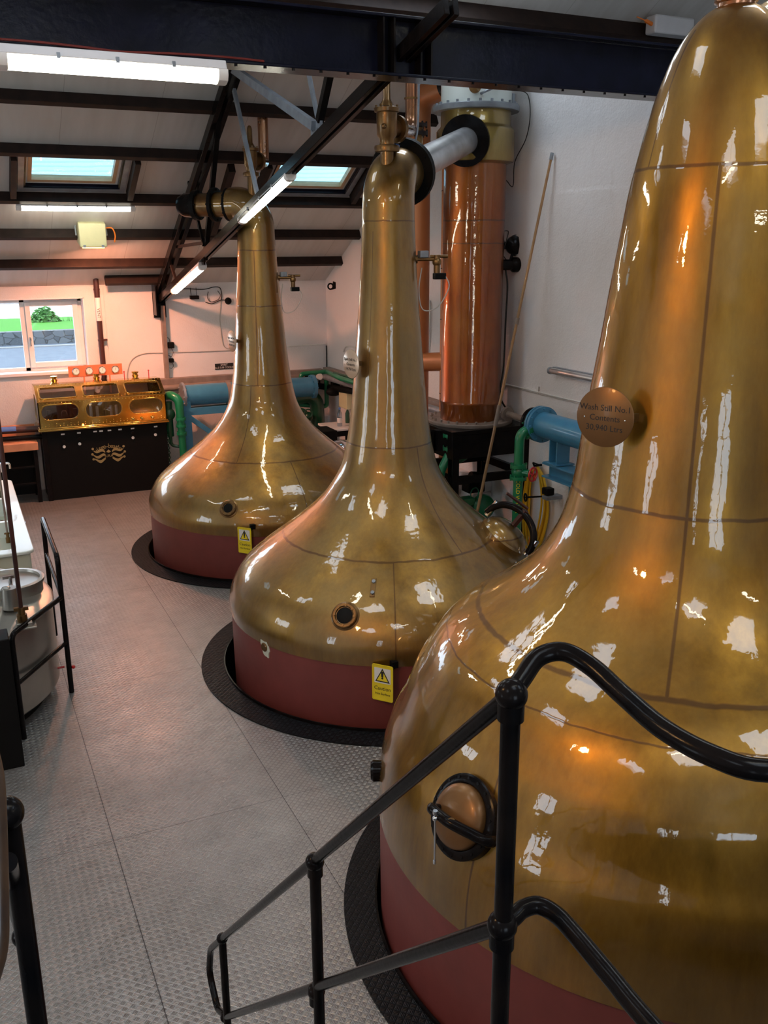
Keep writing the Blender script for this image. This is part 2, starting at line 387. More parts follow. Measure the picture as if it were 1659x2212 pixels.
def build(name, mb, mat, parent=None, bev=0, smooth=True, origin=None, **pr):
    me = bpy.data.meshes.new(name); bm = mb.bm
    bmesh.ops.recalc_face_normals(bm, faces=bm.faces)
    if parent is None:
        if origin is None:
            xs = [v.co for v in bm.verts]
            origin = Vector(((min(v.x for v in xs) + max(v.x for v in xs)) / 2, (min(v.y for v in xs) + max(v.y for v in xs)) / 2, min(v.z for v in xs)))
        org = Vector(origin)
    else: org = wloc(parent)
    bmesh.ops.translate(bm, verts=bm.verts, vec=-org)
    bm.to_mesh(me); bm.free()
    if smooth:
        for p in me.polygons: p.use_smooth = True
        try: me.set_sharp_from_angle(angle=math.radians(38))
        except Exception: pass
    o = bpy.data.objects.new(name, me); COL.objects.link(o); me.materials.append(mat)
    if parent is None: o.location = org
    else: o.parent = parent
    if bev:
        md = o.modifiers.new('bevel', 'BEVEL'); md.width = bev; md.segments = 2; md.limit_method = 'ANGLE'; md.angle_limit = math.radians(50)
    return props(o, **pr)
def thing(name, loc, label, cat, group=None):
    o = bpy.data.objects.new(name, None); COL.objects.link(o); o.location = loc; o.empty_display_size = .1
    return props(o, label, cat, group)
def text_mb(s, txt, size, M, depth=.001, align='CENTER', spacing=1.0, shear=0):
    cu = bpy.data.curves.new('t', 'FONT'); cu.body = txt; cu.size = size; cu.extrude = depth; cu.align_x = align; cu.align_y = 'CENTER'
    cu.space_character = spacing; cu.resolution_u = 3
    ob = bpy.data.objects.new('t', cu); COL.objects.link(ob)
    dg = bpy.context.evaluated_depsgraph_get(); me = bpy.data.meshes.new_from_object(ob.evaluated_get(dg))
    me.transform(M); s.bm.from_mesh(me)
    bpy.data.objects.remove(ob); bpy.data.curves.remove(cu); bpy.data.meshes.remove(me); return s
def circle(R, n=48, a0=0, sx=1, sy=1, cx=0, cy=0): return [(cx + R * sx * math.cos(a0 + 2 * PI * i / n), cy + R * sy * math.sin(a0 + 2 * PI * i / n)) for i in range(n)]
def rrect(w, h, r, n=6):
    out = []
    for cx, cy_, a in ((w / 2 - r, h / 2 - r, 0), (-w / 2 + r, h / 2 - r, PI / 2), (-w / 2 + r, -h / 2 + r, PI), (w / 2 - r, -h / 2 + r, 1.5 * PI)):
        for i in range(n + 1): b = a + PI / 2 * i / n; out.append((cx + r * math.cos(b), cy_ + r * math.sin(b)))
    return out
def struct(name, mb, mat, **k): return build(name, mb, mat, kind='structure', origin=(0, 0, 0), smooth=False, **k)

# ================================================================= THE ROOM
XR, YW, XL, YN, XO = 5.193, 13.2, -4.5, -4.0, 9.0        # right wall, far wall, left wall, near wall, outer wall
STILLS = [(2.95, 3.05), (2.985, 6.325), (3.0, 9.55)]
HOLE = [1.445, 1.345, 1.32]; ROUT = [1.605, 1.525, 1.50]
# floor plates with three round openings
fl = MB(); X0, X1 = 2.98 - 1.62, 2.98 + 1.62
z0, z1 = -.012, 0
fl.bb((XL - .2, YN - .2, z0), (X0, YW + .2, z1)); fl.bb((X1, YN - .2, z0), (XO + .2, YW + .2, z1))
edges = [YN - .2, 3.05 - 1.62, 3.05 + 1.6375, 6.325 + 1.6125, 9.55 + 1.62, YW + .2]
fl.bb((X0, edges[0], z0), (X1, edges[1], z1)); fl.bb((X0, edges[4], z0), (X1, edges[5], z1))
for (cx, cyy), R, ya, yb in zip(STILLS, HOLE, edges[1:4], edges[2:5]):
    n = 128; inner = []; outer = []
    for i in range(n):
        a = 2 * PI * i / n + .001; dx, dy = math.cos(a), math.sin(a); inner.append((cx + R * dx, cyy + R * dy))
        tx = ((X1 if dx > 0 else X0) - cx) / dx; ty = ((yb if dy > 0 else ya) - cyy) / dy; t_ = min(tx, ty)
        outer.append((cx + t_ * dx, cyy + t_ * dy))
    for kx, ky in ((X0, ya), (X1, ya), (X1, yb), (X0, yb)):
        j = min(range(n), key=lambda q: (outer[q][0] - kx) ** 2 + (outer[q][1] - ky) ** 2); outer[j] = (kx, ky)
    fl.ringprism(outer, inner, None, z0, z1)
struct('floor', fl, m_floor)
pit = MB()
for (cx, cyy), R in zip(STILLS, HOLE):
    pit.lathe([(R + .06, -.013), (R + .06, -1.3), (.05, -1.3)], (cx, cyy, 0), 64, caps=False)
struct('trim_4', pit, m_pitm)

# far wall with the window opening; the part left of the roof truss is a little thicker
WX0, WX1, WZ0, WZ1 = -.9, 1.70, 1.60, 2.56
TH = .14
fw = MB()
top = rz(YW) + .05
fw.bb((XL, YW, -.1), (WX0, YW + .35, top)); fw.bb((WX1, YW, -.1), (XO, YW + .35, top))
fw.bb((WX0, YW, -.1), (WX1, YW + .35, WZ0)); fw.bb((WX0, YW, WZ1), (WX1, YW + .35, top))
struct('wall_back', fw, m_wall)
pl = MB(); px1 = 1.96
pl.bb((WX1, YW - .05, 0), (px1, YW, 2.70)); pl.bb((XL, YW - .05, 0), (WX0, YW, 2.70))
pl.bb((WX0, YW - .05, 0), (WX1, YW, WZ0)); pl.bb((WX0, YW - .05, WZ1), (WX1, YW, 2.70))
struct('trim_1', pl, m_wall)
rv = MB(); rv.bb((WX1 - .012, YW - .055, WZ0), (WX1 + .001, YW + .3, WZ1)); rv.bb((WX0, YW - .055, WZ1 - .012), (WX1, YW + .3, WZ1 + .001))
struct('trim_2', rv, m_reveal)
sill = MB(); sill.bb((WX0, YW - .10, WZ0 - .03), (WX1, YW + .3, WZ0 + .005)); struct('trim_3', sill, m_reveal)

# right wall (crack line at 3.65 m, steps back above it) follows the roof, then runs level
def wallx(X, ya, yb, z0_, th=.3, cap=4.78, off=0):
    Yc = (ROOF_A - cap) / -ROOF_B; mb = MB(); P = [(ya, z0_), (yb, z0_), (yb, rz(yb) + off), (Yc, cap), (8.0, cap), (5.75, 4.42), (5.75, 3.95), (ya, 3.95)]
    M = Matrix(((0, 0, 1, X), (1, 0, 0, 0), (0, 1, 0, 0), (0, 0, 0, 1))); mb.prism(P, M, 0, th); return mb
struct('wall_right', wallx(XR, YN, YW, -.1), m_wall)
ofs = MB(); ofs.bb((XR - .012, YN, -.1), (XR + .01, 8.95, 3.655)); struct('trim_5', ofs, m_wall)
lo = MB(); lo.bb((XO, YN - .1, -.1), (XO + .2, YW, 7.2)); struct('wall_outer', lo, m_wall)

# the unseen sides: a left wall and a near wall with big windows
lw = MB(); ops = [(1.6, 2.5), (6.6, 8.4)]; y = YN - .1
for a, b in ops: lw.bb((XL - .2, y, -.1), (XL, a, 7.2)); lw.bb((XL - .2, a, -.1), (XL, b, 1.5)); lw.bb((XL - .2, a, 2.8), (XL, b, 7.2)); y = b
lw.bb((XL - .2, y, -.1), (XL, YW, 7.2)); struct('wall_left', lw, m_wall)
nw = MB(); ops2 = [(-3.7, -3.0), (-.75, .85), (5.6, 8.4)]; x = XL - .2
for a, b in ops2: nw.bb((x, YN - .2, -.1), (a, YN, 7)); nw.bb((a, YN - .2, -.1), (b, YN, 1.85)); nw.bb((a, YN - .2, 3.7), (b, YN, 7)); x = b
nw.bb((x, YN - .2, -.1), (XO, YN, 7)); struct('wall_near', nw, m_wall)
wn = 2
for a, b in ops:
    f = MB()
    for i in range(3): yy = a + (b - a) * i / 2; f.box((XL - .1, yy, 2.15), (.08, .07, 1.3))
    f.box((XL - .1, (a + b) / 2, 2.77), (.08, b - a, .06)); f.box((XL - .1, (a + b) / 2, 1.53), (.08, b - a, .06))
    struct('window_%d' % wn, f, m_white); wn += 1
for a, b in ops2:
    f = MB()
    for i in range(3): xx = a + (b - a) * i / 2; f.box((xx, YN - .1, 2.78), (.07, .08, 1.84))
    for zz in (1.88, 2.9, 3.67): f.box(((a + b) / 2, YN - .1, zz), (b - a, .08, .06))
    struct('window_%d' % wn, f, m_white); wn += 1

# roof: far slope with skylight openings, near slope behind the ridge
RIDGE = 6.4
S = [(.93, 1.93), (3.62, 4.66), (-1.8, -.8), (7.0, 8.0)]; SY0, SY1 = 10.57, 11.14
cl = MB()
def slab(xa, xb, ya, yb, fn, t=.12):
    vs = []
    for X in (xa, xb):
        for Y in (ya, yb):
            for dz in (0, t): vs.append(cl.bm.verts.new((X, Y, fn(Y) + dz)))
    for f in ((0, 1, 3, 2), (4, 6, 7, 5), (0, 4, 5, 1), (2, 3, 7, 6), (0, 2, 6, 4), (1, 5, 7, 3)): cl.bm.faces.new([vs[i] for i in f])
def band(ya, yb, holes, fn):
    x = XL - .3
    for a, b in sorted(holes): slab(x, a, ya, yb, fn); x = b
    slab(x, XO + .3, ya, yb, fn)
band(SY1, YW + .45, [], rz); band(SY0, SY1, S, rz)
band(8.45, SY0, [], rz); band(7.35, 8.15, [(-2.5, -1.3), (.2, 1.4), (3.5, 4.9)], rz); band(8.15, 8.45, [], rz); band(RIDGE, 7.35, [], rz)  # upper band holes are unseen, added for more daylight on the right wall
zr = rz(RIDGE); nearf = lambda Y: zr - (RIDGE - Y) * .20
band(4.6, RIDGE, [], nearf); band(3.5, 4.6, [(-2.2, -1.2), (.4, 1.4), (3.5, 4.7)], nearf); band(.6, 3.5, [], nearf)  # near slope holes are unseen, added for daylight and copper reflections
band(-.5, .6, [(-2.6, -1.6), (.3, 1.3), (2.6, 3.6), (5.6, 6.6)], nearf); band(YN - .3, -.5, [], nearf)
struct('ceiling', cl, m_ceil)

# ---- skylights
def skylight(xa, xb, label):
    sl = Vector((0, 1, ROOF_B)).normalized(); nn = Vector((0, -ROOF_B, 1)).normalized()
    c = Vector(((xa + xb) / 2, (SY0 + SY1) / 2, rz((SY0 + SY1) / 2)))
    t = thing('skylight', c, label, 'skylight')
    M = frame(c, nn, sl * -1)                      # local y runs up the slope
    w = xb - xa; h = (SY1 - SY0) / math.cos(math.atan(-ROOF_B))
    def rf(W, Hh, th): return ([(-W / 2, -Hh / 2), (W / 2, -Hh / 2), (W / 2, Hh / 2), (-W / 2, Hh / 2)], [(-W / 2 + th, -Hh / 2 + th), (W / 2 - th, -Hh / 2 + th), (W / 2 - th, Hh / 2 - th), (-W / 2 + th, Hh / 2 - th)])
    for nm, mt, (o_, i_), a, b in (('lining', m_grey, rf(w + .13, h + .13, .06), -.025, .02), ('upstand', m_steelb, rf(w + .03, h + .03, .03), -.02, .10),
                                   ('frame', m_white, rf(w, h, .05), .03, .10), ('sash', m_velux, rf(w - .08, h - .08, .04), .025, .085)):
        build(nm, MB().ringprism(o_, i_, M, a, b), mt, t, smooth=False)
    build('pane', MB().box((0, 0, .06), (w - .15, h - .15, .008), M), m_skyglass, t, smooth=False)
    hd = MB(); hd.tube([M @ Vector((-.12, h / 2 - .08, .04)), M @ Vector((.12, h / 2 - .08, .04))], .008, 8); build('handle_bar', hd, m_grey, t)
    return t
skylight(*S[0], 'skylight in the sloping roof above the window side, left of the truss')
skylight(*S[1], 'skylight in the sloping roof right of the truss, behind the middle still')
skylight(*S[2], 'skylight in the roof out beyond the left edge of the photo')
skylight(*S[3], 'skylight in the roof beyond the right wall')
# trimmers beside the openings and two more between purlins near the truss
def roof_pt(X, Y, off=0): return Vector((X, Y, rz(Y) + off))
tr = [(.815, 10.55, 11.17), (2.045, 10.55, 11.17), (3.505, 10.55, 11.17), (4.775, 10.55, 11.17)]
labs = ['dark timber trimmer rafter on the left side of the left skylight', 'dark timber trimmer rafter on the right side of the left skylight',
        'dark timber trimmer rafter left of the right skylight, behind the far still head', 'dark timber trimmer rafter on the right side of the right skylight']
for (X, a, b), l in zip(tr, labs):
    build('trimmer_rafter', MB().bar(roof_pt(X, a, -.07), roof_pt(X, b, -.07), .06, .12, (0, .5, 1)), m_timber, smooth=False, label=l, cat='roof timber')
for (pa, pb), l in zip((((436, 350), (385, 515)), ((500, 350), (452, 515))), ('dark timber rafter between purlins just right of the truss, nearer of two', 'dark timber rafter between purlins behind the far still pipe flanges')):
    a = onroof(*pa); b = onroof(*pb)
    build('trimmer_rafter', MB().bar(a + Vector((0, 0, -.06)), b + Vector((0, 0, -.06)), .075, .10, (0, .5, 1)), m_timber, smooth=False, label=l, cat='roof timber')
# purlins
names = [(9.03, 'just under the big steel beam, crossing behind the copper vent pipes'), (9.75, 'second below the steel beam, passing behind the truss top'), (10.47, 'running along the upper edge of the skylights'),
         (11.24, 'running along the lower edge of the skylights'), (11.92, 'carrying the cream floodlight'), (12.56, 'lit orange by the floodlight, lowest long one')]
def purlin(y, label, xa=XL, xb=XR + .2, x2=None, d=.115, mat=None):
    tn = Vector((0, -ROOF_B, 1)).normalized(); sl = Vector((0, 1, ROOF_B)).normalized()
    c = Vector(((xa + xb) / 2, y, rz(y))) - tn * d / 2 + sl * .033
    M = Matrix.Identity(4)
    for k in range(3): M[k][0] = (1, 0, 0)[k]; M[k][1] = sl[k]; M[k][2] = tn[k]
    M.translation = c
    build('purlin', MB().box((0, 0, 0), (xb - xa, .066, d), M), mat or m_timber, smooth=False, bev=.004, label='dark timber purlin ' + label, cat='purlin', group='purlins of the far roof slope')
for yy, l in names: purlin(yy, l, xb=XO if yy < 9.4 else XR)
purlin(8.33, 'above the steel beam, carrying the grey light box', xa=XL, xb=XO, d=.17)
purlin(7.62, 'highest, at the very top edge above the steel beam', xa=XL, xb=XO, d=.13)
purlin(12.96, 'short one over the wall left of the truss foot', xa=1.97, xb=2.72, d=.12)

# ================================================================= OUTSIDE
m_asph = paint('car_park_asphalt', (.085, .105, .13), .9, nscale=3, col2=(.07, .085, .11), spec=.1); m_grass = paint('mown_grass', (.035, .16, .014), .9, nscale=2, col2=(.03, .13, .01), bmp=.3, spec=.1)
m_leaf = paint('bush_leaves', (.05, .16, .03), .8, nscale=5, col2=(.03, .10, .02)); m_kerb = paint('concrete_kerb', (.16, .17, .18), .8)
def stone_mat():
    M, t, b = new_mat('dry_stone'); v = t.nodes.new('ShaderNodeTexVoronoi'); v.inputs['Scale'].default_value = 2.3; v.feature = 'DISTANCE_TO_EDGE'
    t.links.new(coords(t, (1, 1, 1.5)), v.inputs['Vector']); v2 = t.nodes.new('ShaderNodeTexVoronoi'); v2.inputs['Scale'].default_value = 2.3; t.links.new(coords(t, (1, 1, 1.5)), v2.inputs['Vector'])
    g = t.nodes.new('ShaderNodeSeparateColor'); t.links.new(v2.outputs['Color'], g.inputs[0])
    c = mix_c(t, g.outputs[0], (.030, .038, .048), (.075, .088, .10)); c = mix_c(t, ramp(t, v.outputs['Distance'], .0, .06), (.012, .014, .014), c)
    t.links.new(c, b.inputs['Base Color']); b.inputs['Roughness'].default_value = .9; return M
GZ = -1.0
build('car_park', MB().bb((-40, YW + 1.2, GZ - .1), (60, 45, GZ)), m_asph, smooth=False, kind='structure')
build('kerb', MB().bb((-40, 43.6, GZ - .05), (60, 43.9, GZ + .05)), m_kerb, smooth=False, label='pale concrete kerb along the foot of the stone wall outside', cat='kerb')
sw = MB(); sw.bb((-40, 45, GZ - .2), (60, 45.6, -.42)); build('stone_wall', sw, stone_mat(), smooth=False, label='grey dry stone wall seen through the window', cat='wall')
gr = MB(); vs = [gr.bm.verts.new(p) for p in ((-40, 45.6, -.45), (60, 45.6, -.45), (60, 62, -.95), (-40, 62, -.95))]
gr.bm.faces.new(vs); r_ = bmesh.ops.extrude_face_region(gr.bm, geom=gr.bm.faces[:]); bmesh.ops.translate(gr.bm, verts=[v for v in r_['geom'] if isinstance(v, bmesh.types.BMVert)], vec=(0, 0, -.4))
build('lawn', gr, m_grass, smooth=False, kind='structure')
bush = MB(); rnd = random.Random(3)
bc = ony(98, 700, 55)
for i in range(1400):
    a = rnd.uniform(0, 2 * PI); rr = rnd.uniform(0, 1) ** .5 * 1.0; x = bc.x + rr * math.cos(a) * 1.0; yv = 55 + rr * math.sin(a) * .8
    z = bc.z - .25 + (1 - (rr) ** 2) * rnd.uniform(.1, 1.25); s_ = .13
    n = Vector((rnd.uniform(-1, 1), rnd.uniform(-1, 1), rnd.uniform(-1, 1))); bush.prism([(-s_, 0), (0, -s_ * .5), (s_, 0), (0, s_ * .5)], frame((x, yv, z), n), 0, .006)
build('bush', bush, m_leaf, smooth=False, label='round green bush on the lawn outside the window', cat='bush')
tw = MB()
for i in range(260):
    x = rnd.uniform(bc.x + .9, bc.x + 3.4); z = bc.z - .3 + rnd.uniform(0, .55); n = Vector((rnd.uniform(-1, 1), rnd.uniform(-1, 1), rnd.uniform(-.3, .3)))
    tw.prism([(-.012, -.12), (.012, -.12), (.004, .14), (-.004, .14)], frame((x, 55 + rnd.uniform(-.3, .3), z), n), 0, .006)
build('tall_weeds', tw, m_leaf, smooth=False, label='wispy tall weeds right of the bush outside the window', cat='plants', kind='stuff')

# ---- the far window
wt = bpy.data.objects.new('window_1', None); COL.objects.link(wt); wt.location = ((WX0 + WX1) / 2, YW + .2, WZ0); wt['kind'] = 'structure'
fY = YW + .16
fr = MB()
def fbox(xa, xb, za, zb, y=fY, d=.07): fr.bb((xa, y, za), (xb, y + d, zb))
fx1 = WX1 - .012
fbox(fx1 - .05, fx1, WZ0, WZ1); fbox(WX0, fx1, WZ1 - .055, WZ1); fbox(WX0, fx1, WZ0, WZ0 + .05); fbox(.90, .965, WZ0, WZ1)
build('window_frame', fr, m_white, wt, smooth=False, bev=.004)
fr = MB(); fbox(.965, 1.03, WZ0 + .05, WZ1 - .055, fY - .03, .06); fbox(fx1 - .12, fx1 - .05, WZ0 + .05, WZ1 - .055, fY - .03, .06); fbox(1.03, fx1 - .12, WZ1 - .11, WZ1 - .055, fY - .03, .06); fbox(1.03, fx1 - .12, WZ0 + .05, WZ0 + .115, fY - .03, .06)
build('casement', fr, m_white, wt, smooth=False, bev=.004)
build('pane', MB().bb((.97, fY + .03, WZ0 + .06), (fx1 - .06, fY + .036, WZ1 - .06)), m_glass, wt, smooth=False)
build('pane', MB().bb((WX0, fY + .03, WZ0 + .05), (.9, fY + .036, WZ1 - .05)), m_glass, wt, smooth=False)
h = MB(); h.box((.995, fY - .045, 2.03), (.022, .03, .05)); h.box((.992, fY - .06, 1.99), (.014, .012, .11)); build('window_handle', h, m_chrome, wt, bev=.002)

# ================================================================= STEELWORK
BY = 5.55
bzb = ony(700, 152, BY - .10).z                     # underside of the beam
BZ0, BZ1 = bzb, bzb + .335
bt = thing('steel_beam', ((XL + XO) / 2, BY, BZ0), 'deep black painted steel beam crossing the top of the photo', 'beam')
web = MB(); web.bb((XL, BY - .012, BZ0 + .02), (XO, BY + .012, BZ1 - .02)); build('web', web, m_steelb, bt, smooth=False)
build('flange', MB().bb((XL, BY - .10, BZ0), (XO, BY + .10, BZ0 + .018)), m_steelb, bt, bev=.004)
build('flange', MB().bb((XL, BY - .10, BZ1 - .018), (XO, BY + .10, BZ1)), m_steelb, bt, bev=.004)
for xx in (2.55, 2.62, 2.80, 2.87):
    build('stiffener', MB().bb((xx - .006, BY - .095, BZ0 + .018), (xx + .006, BY - .012, BZ1 - .018)), m_steel, bt, smooth=False)
bo = MB()
for i in range(60):
    xx = .2 + i * .085
    if xx > 5.0: break
    if i % 2: bo.cyl((xx, BY - .07, BZ0 - .010), (xx, BY - .07, BZ0 + .002), .009, seg=6)
build('bolt_row', bo, m_steel, bt)
rc = MB(); pts = [Vector((xx, BY - .103, BZ0 + .012 + .016 * abs(math.sin(xx * 3.1)))) for xx in [-.4 + .1 * i for i in range(23)]]
rc.tube(smooth_path(pts, 3), .006, 6)
build('red_cable', rc, m_redc, label='thin red cable draped along the bottom flange of the steel beam above the lamp', cat='cable')

TX = 2.72
tt = thing('roof_truss', (TX, YW, 2.45), 'dark steel roof truss rising from the far wall, with angle struts', 'truss')
def inx(x, y): return onx(x, y, TX)
slp = Vector((0, -1, -ROOF_B)).normalized()
ra = Vector((TX, YW - .02, rz(YW) - .16)); rb = Vector((TX, 7.2, rz(7.2) - .14))
for dx in (-.045, .045):
    build('rafter_angle', MB().bar(ra + Vector((dx, 0, 0)), rb + Vector((dx, 0, 0)), .05, .10, (0, .48, 1)), m_steel, tt, bev=.003)
ca = inx(333, 662); cb_ = inx(975, 14)
cdir = (cb_ - ca).normalized()
for dx in (-.03, .03): build('tie_angle', MB().bar(ca + Vector((dx, 0, 0)), cb_ + Vector((dx, 0, 0)), .035, .085, (0, .3, 1)), m_steel, tt, bev=.003)
def strut(p, q, w, h, mt, dx=0, nm='strut'): build(nm, MB().bar(inx(*p) + Vector((dx, 0, 0)), inx(*q) + Vector((dx, 0, 0)), w, h, (0, 1, 1)), mt, tt, bev=.002)
strut((482, 155), (443, 560), .05, .055, m_steel)
strut((487, 150), (548, 425), .03, .05, m_grey, .04)
strut((498, 142), (684, 272), .05, .07, m_grey, -.02)
strut((655, 140), (681, 268), .02, .05, m_grey, .03)
strut((714, 150), (690, 262), .05, .06, m_steel)
strut((446, 530), (402, 345), .03, .04, m_steel, -.03)
strut((372, 534), (446, 523), .03, .035, m_timber, .02)
strut((361, 545), (380, 605), .03, .04, m_timber)
g = MB(); nP = inx(684, 280); g.box(nP, (.02, .20, .13)); g.bolts(frame(nP + Vector((-.012, 0, 0)), (-1, 0, 0)), .05, 4, .009, .008); build('gusset_plate', g, m_grey, tt)
g = MB(); nP = inx(437, 560); g.box(nP, (.02, .18, .12)); build('gusset_plate', g, m_steel, tt)
g = MB(); nP = Vector((TX, YW - .10, 2.48)); g.bb((TX - .10, YW - .22, 2.30), (TX - .085, YW, 2.72)); g.bb((TX - .1, YW - .04, 2.26), (TX + .07, YW, 2.60)); build('shoe_plate', g, m_steel, tt)
# wall post and trunking beneath the truss foot
p0 = ony(350, 660, YW - .05); p1 = ony(366, 822, YW - .05)
build('wall_post', MB().bb((p0.x - .025, YW - .09, p1.z - .03), (p0.x + .03, YW - .002, p0.z)), m_trunk, bev=.004, label='slim brown post on the far wall under the truss foot', cat='post')
cw = MB(); pts = [ony(343, 660, YW - .012), ony(349, 700, YW - .015), ony(352, 745, YW - .012), ony(358, 790, YW - .018), ony(361, 825, YW - .012)]
cw.tube(smooth_path(pts, 5), .008, 6); build('wall_cable', cw, m_cable, label='dark cable run just left of the brown wall post', cat='cable')

# ================================================================= LAMPS
def tube_lamp(p0, p1, label, group='lit fluorescent batten lamps', down=(0, 0, -1), sc=1., lit=True, out=None):
    p0, p1 = Vector(p0), Vector(p1); L = (p1 - p0).length; ax = (p1 - p0).normalized()
    t = thing('fluorescent_lamp', (p0 + p1) / 2, label, 'lamp', group)
    dn = Vector(down); dn = (dn - ax * dn.dot(ax)).normalized(); M = Matrix.Identity(4); sd = ax.cross(dn)
    for k in range(3): M[k][0] = ax[k]; M[k][1] = sd[k]; M[k][2] = dn[k]
    M.translation = (p0 + p1) / 2
    hs = MB(); R = Matrix.Rotation(PI / 2, 4, 'Y')
    Mx = M @ Matrix(((0, 0, 1, 0), (0, 1, 0, 0), (1, 0, 0, 0), (0, 0, 0, 1)))      # z of the prism along the lamp, x downwards
    w = .05 * sc
    hs.prism([(-.05 * sc, -w * .8), (-.05 * sc, w * .8), (-.004, w), (-.004, -w)], Mx, -L / 2, L / 2); build('housing', hs, m_plastic, t, bev=.005)
    df = MB(); df.prism([(-.003, -w * .9), (-.003, w * .9), (.02 * sc, w * .85), (.038 * sc, w * .55), (.045 * sc, 0), (.038 * sc, -w * .55), (.02 * sc, -w * .85)], Mx, -L / 2 + .05, L / 2 - .05)
    build('diffuser', df, m_tube if lit else m_grey, t)
    for s_ in (-1, 1):
        e = MB(); e.prism([(-.006, -w), (-.006, w), (.022 * sc, w * .93), (.042 * sc, w * .6), (.048 * sc, 0), (.042 * sc, -w * .6), (.022 * sc, -w * .93)], Mx, *(sorted((s_ * (L / 2 - .05), s_ * (L / 2 + .004)))))
        build('end_cap', e, m_white, t, bev=.003)
    for i in range(3):
        xx = -L / 2 + L * (i + 1) / 4
        for s_ in (-1, 1): build('clip', MB().box((xx, s_ * (w + .003), -.008), (.018, .008, .03), M), m_grey, t, smooth=False)
    return t
y1 = BY - .13
a = ony(-8, 128, y1); b = ony(486, 158, y1); zz = (a.z + b.z) / 2
tube_lamp((a.x, y1, zz), (b.x, y1, zz), 'long lit fluorescent lamp under the steel beam at the top left', sc=1.15, down=(0, -.25, -1))
for xx, l_ in ((a.x + .25, 'left'), (b.x - .2, 'right')): build('lamp_bracket', MB().bb((xx - .015, y1 + .03, zz + .052), (xx + .015, y1 + .12, BZ0)), m_grey, smooth=False, label=l_ + ' grey bracket holding the long lamp to the steel beam', cat='bracket')
yl = 11.30; zl = ony(160, 447, yl).z
tube_lamp((ony(35, 447, yl).x, yl, zl), (ony(290, 447, yl).x, yl, zl), 'lit fluorescent lamp on the purlin just below the left skylight')
for pa, pb, l in (((627, 372), (522, 470), 'lit fluorescent lamp on the sloping truss tie, in front of the right skylight'), ((437, 570), (376, 625), 'lit fluorescent lamp lowest on the sloping truss tie, near the far wall')):
    q0, q1 = inx(*pa), inx(*pb); off = Vector((.0, -.01, -.02)); tube_lamp(q0 + off, q1 + off, l)
# unseen fill lamps, added along the near roof and gallery to brighten the room
for p, q, l in (((-2.6, 2.4, 4.35), (-1.4, 2.4, 4.35), 'added fluorescent fill lamp over the gallery left of the viewer'), ((.6, .6, 4.75), (1.8, .6, 4.75), 'added fluorescent fill lamp above the viewer'),
                ((2.6, -1.2, 4.4), (3.8, -1.2, 4.4), 'added fluorescent fill lamp behind the viewer, right side'), ((-1.2, 8.2, 4.3), (-1.2, 9.4, 4.3), 'added fluorescent fill lamp over the tanks at the left'),
                ((4.0, 3.1, 5.2), (4.0, 4.3, 5.2), 'added fluorescent fill lamp above the big still on the right')):
    tube_lamp(p, q, l)
    c_ = (Vector(p) + Vector(q)) / 2; yy = c_.y; ztop = (rz(yy) if yy > RIDGE else nearf(yy)) - .02
    build('fill_lamp_chain', MB().cyl(c_ + Vector((0, 0, .05)), (c_.x, c_.y, ztop), .006, seg=6), m_grey, label='thin suspension chain of the ' + l, cat='chain')
# unlit tube on the right wall
t = thing('fluorescent_lamp', onx(1230, 806, XR - .04), 'unlit grey fluorescent tube fitting on the right wall', 'lamp')
a = onx(1192, 800, XR - .05); b = Vector((XR - .05, a.y - 1.15, a.z))
q = MB(); q.bb((XR - .045, b.y, a.z - .035), (XR - .003, a.y, a.z + .035)); build('housing', q, m_grey, t, bev=.004)
q = MB(); q.tube([a + Vector((-.02, -.02, 0)), b + Vector((-.02, .02, 0))], .03, 14); build('diffuser', q, m_galv, t)
for yy in (a.y - .01, b.y + .01): build('end_cap', MB().cyl((XR - .07, yy - .015, a.z), (XR - .07, yy + .015, a.z), .034, seg=14), m_grey, t)

# cream floodlight on its purlin
fc = (ony(165, 490, 11.84) + ony(230, 535, 11.84)) / 2
t = thing('floodlight', fc, 'cream box floodlight on the purlin, glowing orange beneath', 'floodlight')
q = MB(); xa, xb = fc.x - .155, fc.x + .155
prof = [(11.72, 3.47), (11.80, 3.50), (11.98, 3.42), (11.98, 3.26), (11.72, 3.20)]
M = Matrix(((0, 0, 1, 0), (1, 0, 0, 0), (0, 1, 0, 0), (0, 0, 0, 1)))
q.prism(prof, M, xa, xb); build('housing', q, m_cream, t, bev=.012)
build('lamp_glass', MB().prism([(11.74, 3.205), (11.965, 3.262), (11.965, 3.25), (11.74, 3.192)], M, xa + .03, xb - .03), m_sod, t, smooth=False)
for xx in (xa + .05, xb - .05): build('latch', MB().box((xx, 11.715, 3.215), (.03, .012, .03)), m_grey, t)
st = MB(); st.tube(fillet([(xa - .02, 11.82, 3.34), (xa - .02, 11.88, 3.50), (xb + .02, 11.88, 3.50), (xb + .02, 11.82, 3.34)], .02), .010, 8); build('bracket', st, m_grey, t)
q = MB(); q.tube(smooth_path([(xb, 11.80, 3.42), (xb + .08, 11.78, 3.42), (xb + .11, 11.78, 3.34), (xb + .10, 11.80, 3.26)], 5), .008, 8)
build('flex', q, m_orangep, t)
# light box on the high purlin
t = thing('light_box', onroof(1450, 62), 'grey light box on the high purlin, beside the near still head', 'light fitting')
d_lb = ray(1447, 58); c = CAM + d_lb * (8.13 / d_lb.y); q = MB(); q.box(c, (.50, .16, .17)); build('housing', q, m_plastic, t, bev=.02)
q = MB(); q.tube(smooth_path([c + Vector((-.25, -.02, .0)), c + Vector((-.33, -.03, .02)), c + Vector((-.44, -.02, .05))], 5), [.02] * 6 + [.006] * 5, 8); build('flex', q, m_orangep, t)

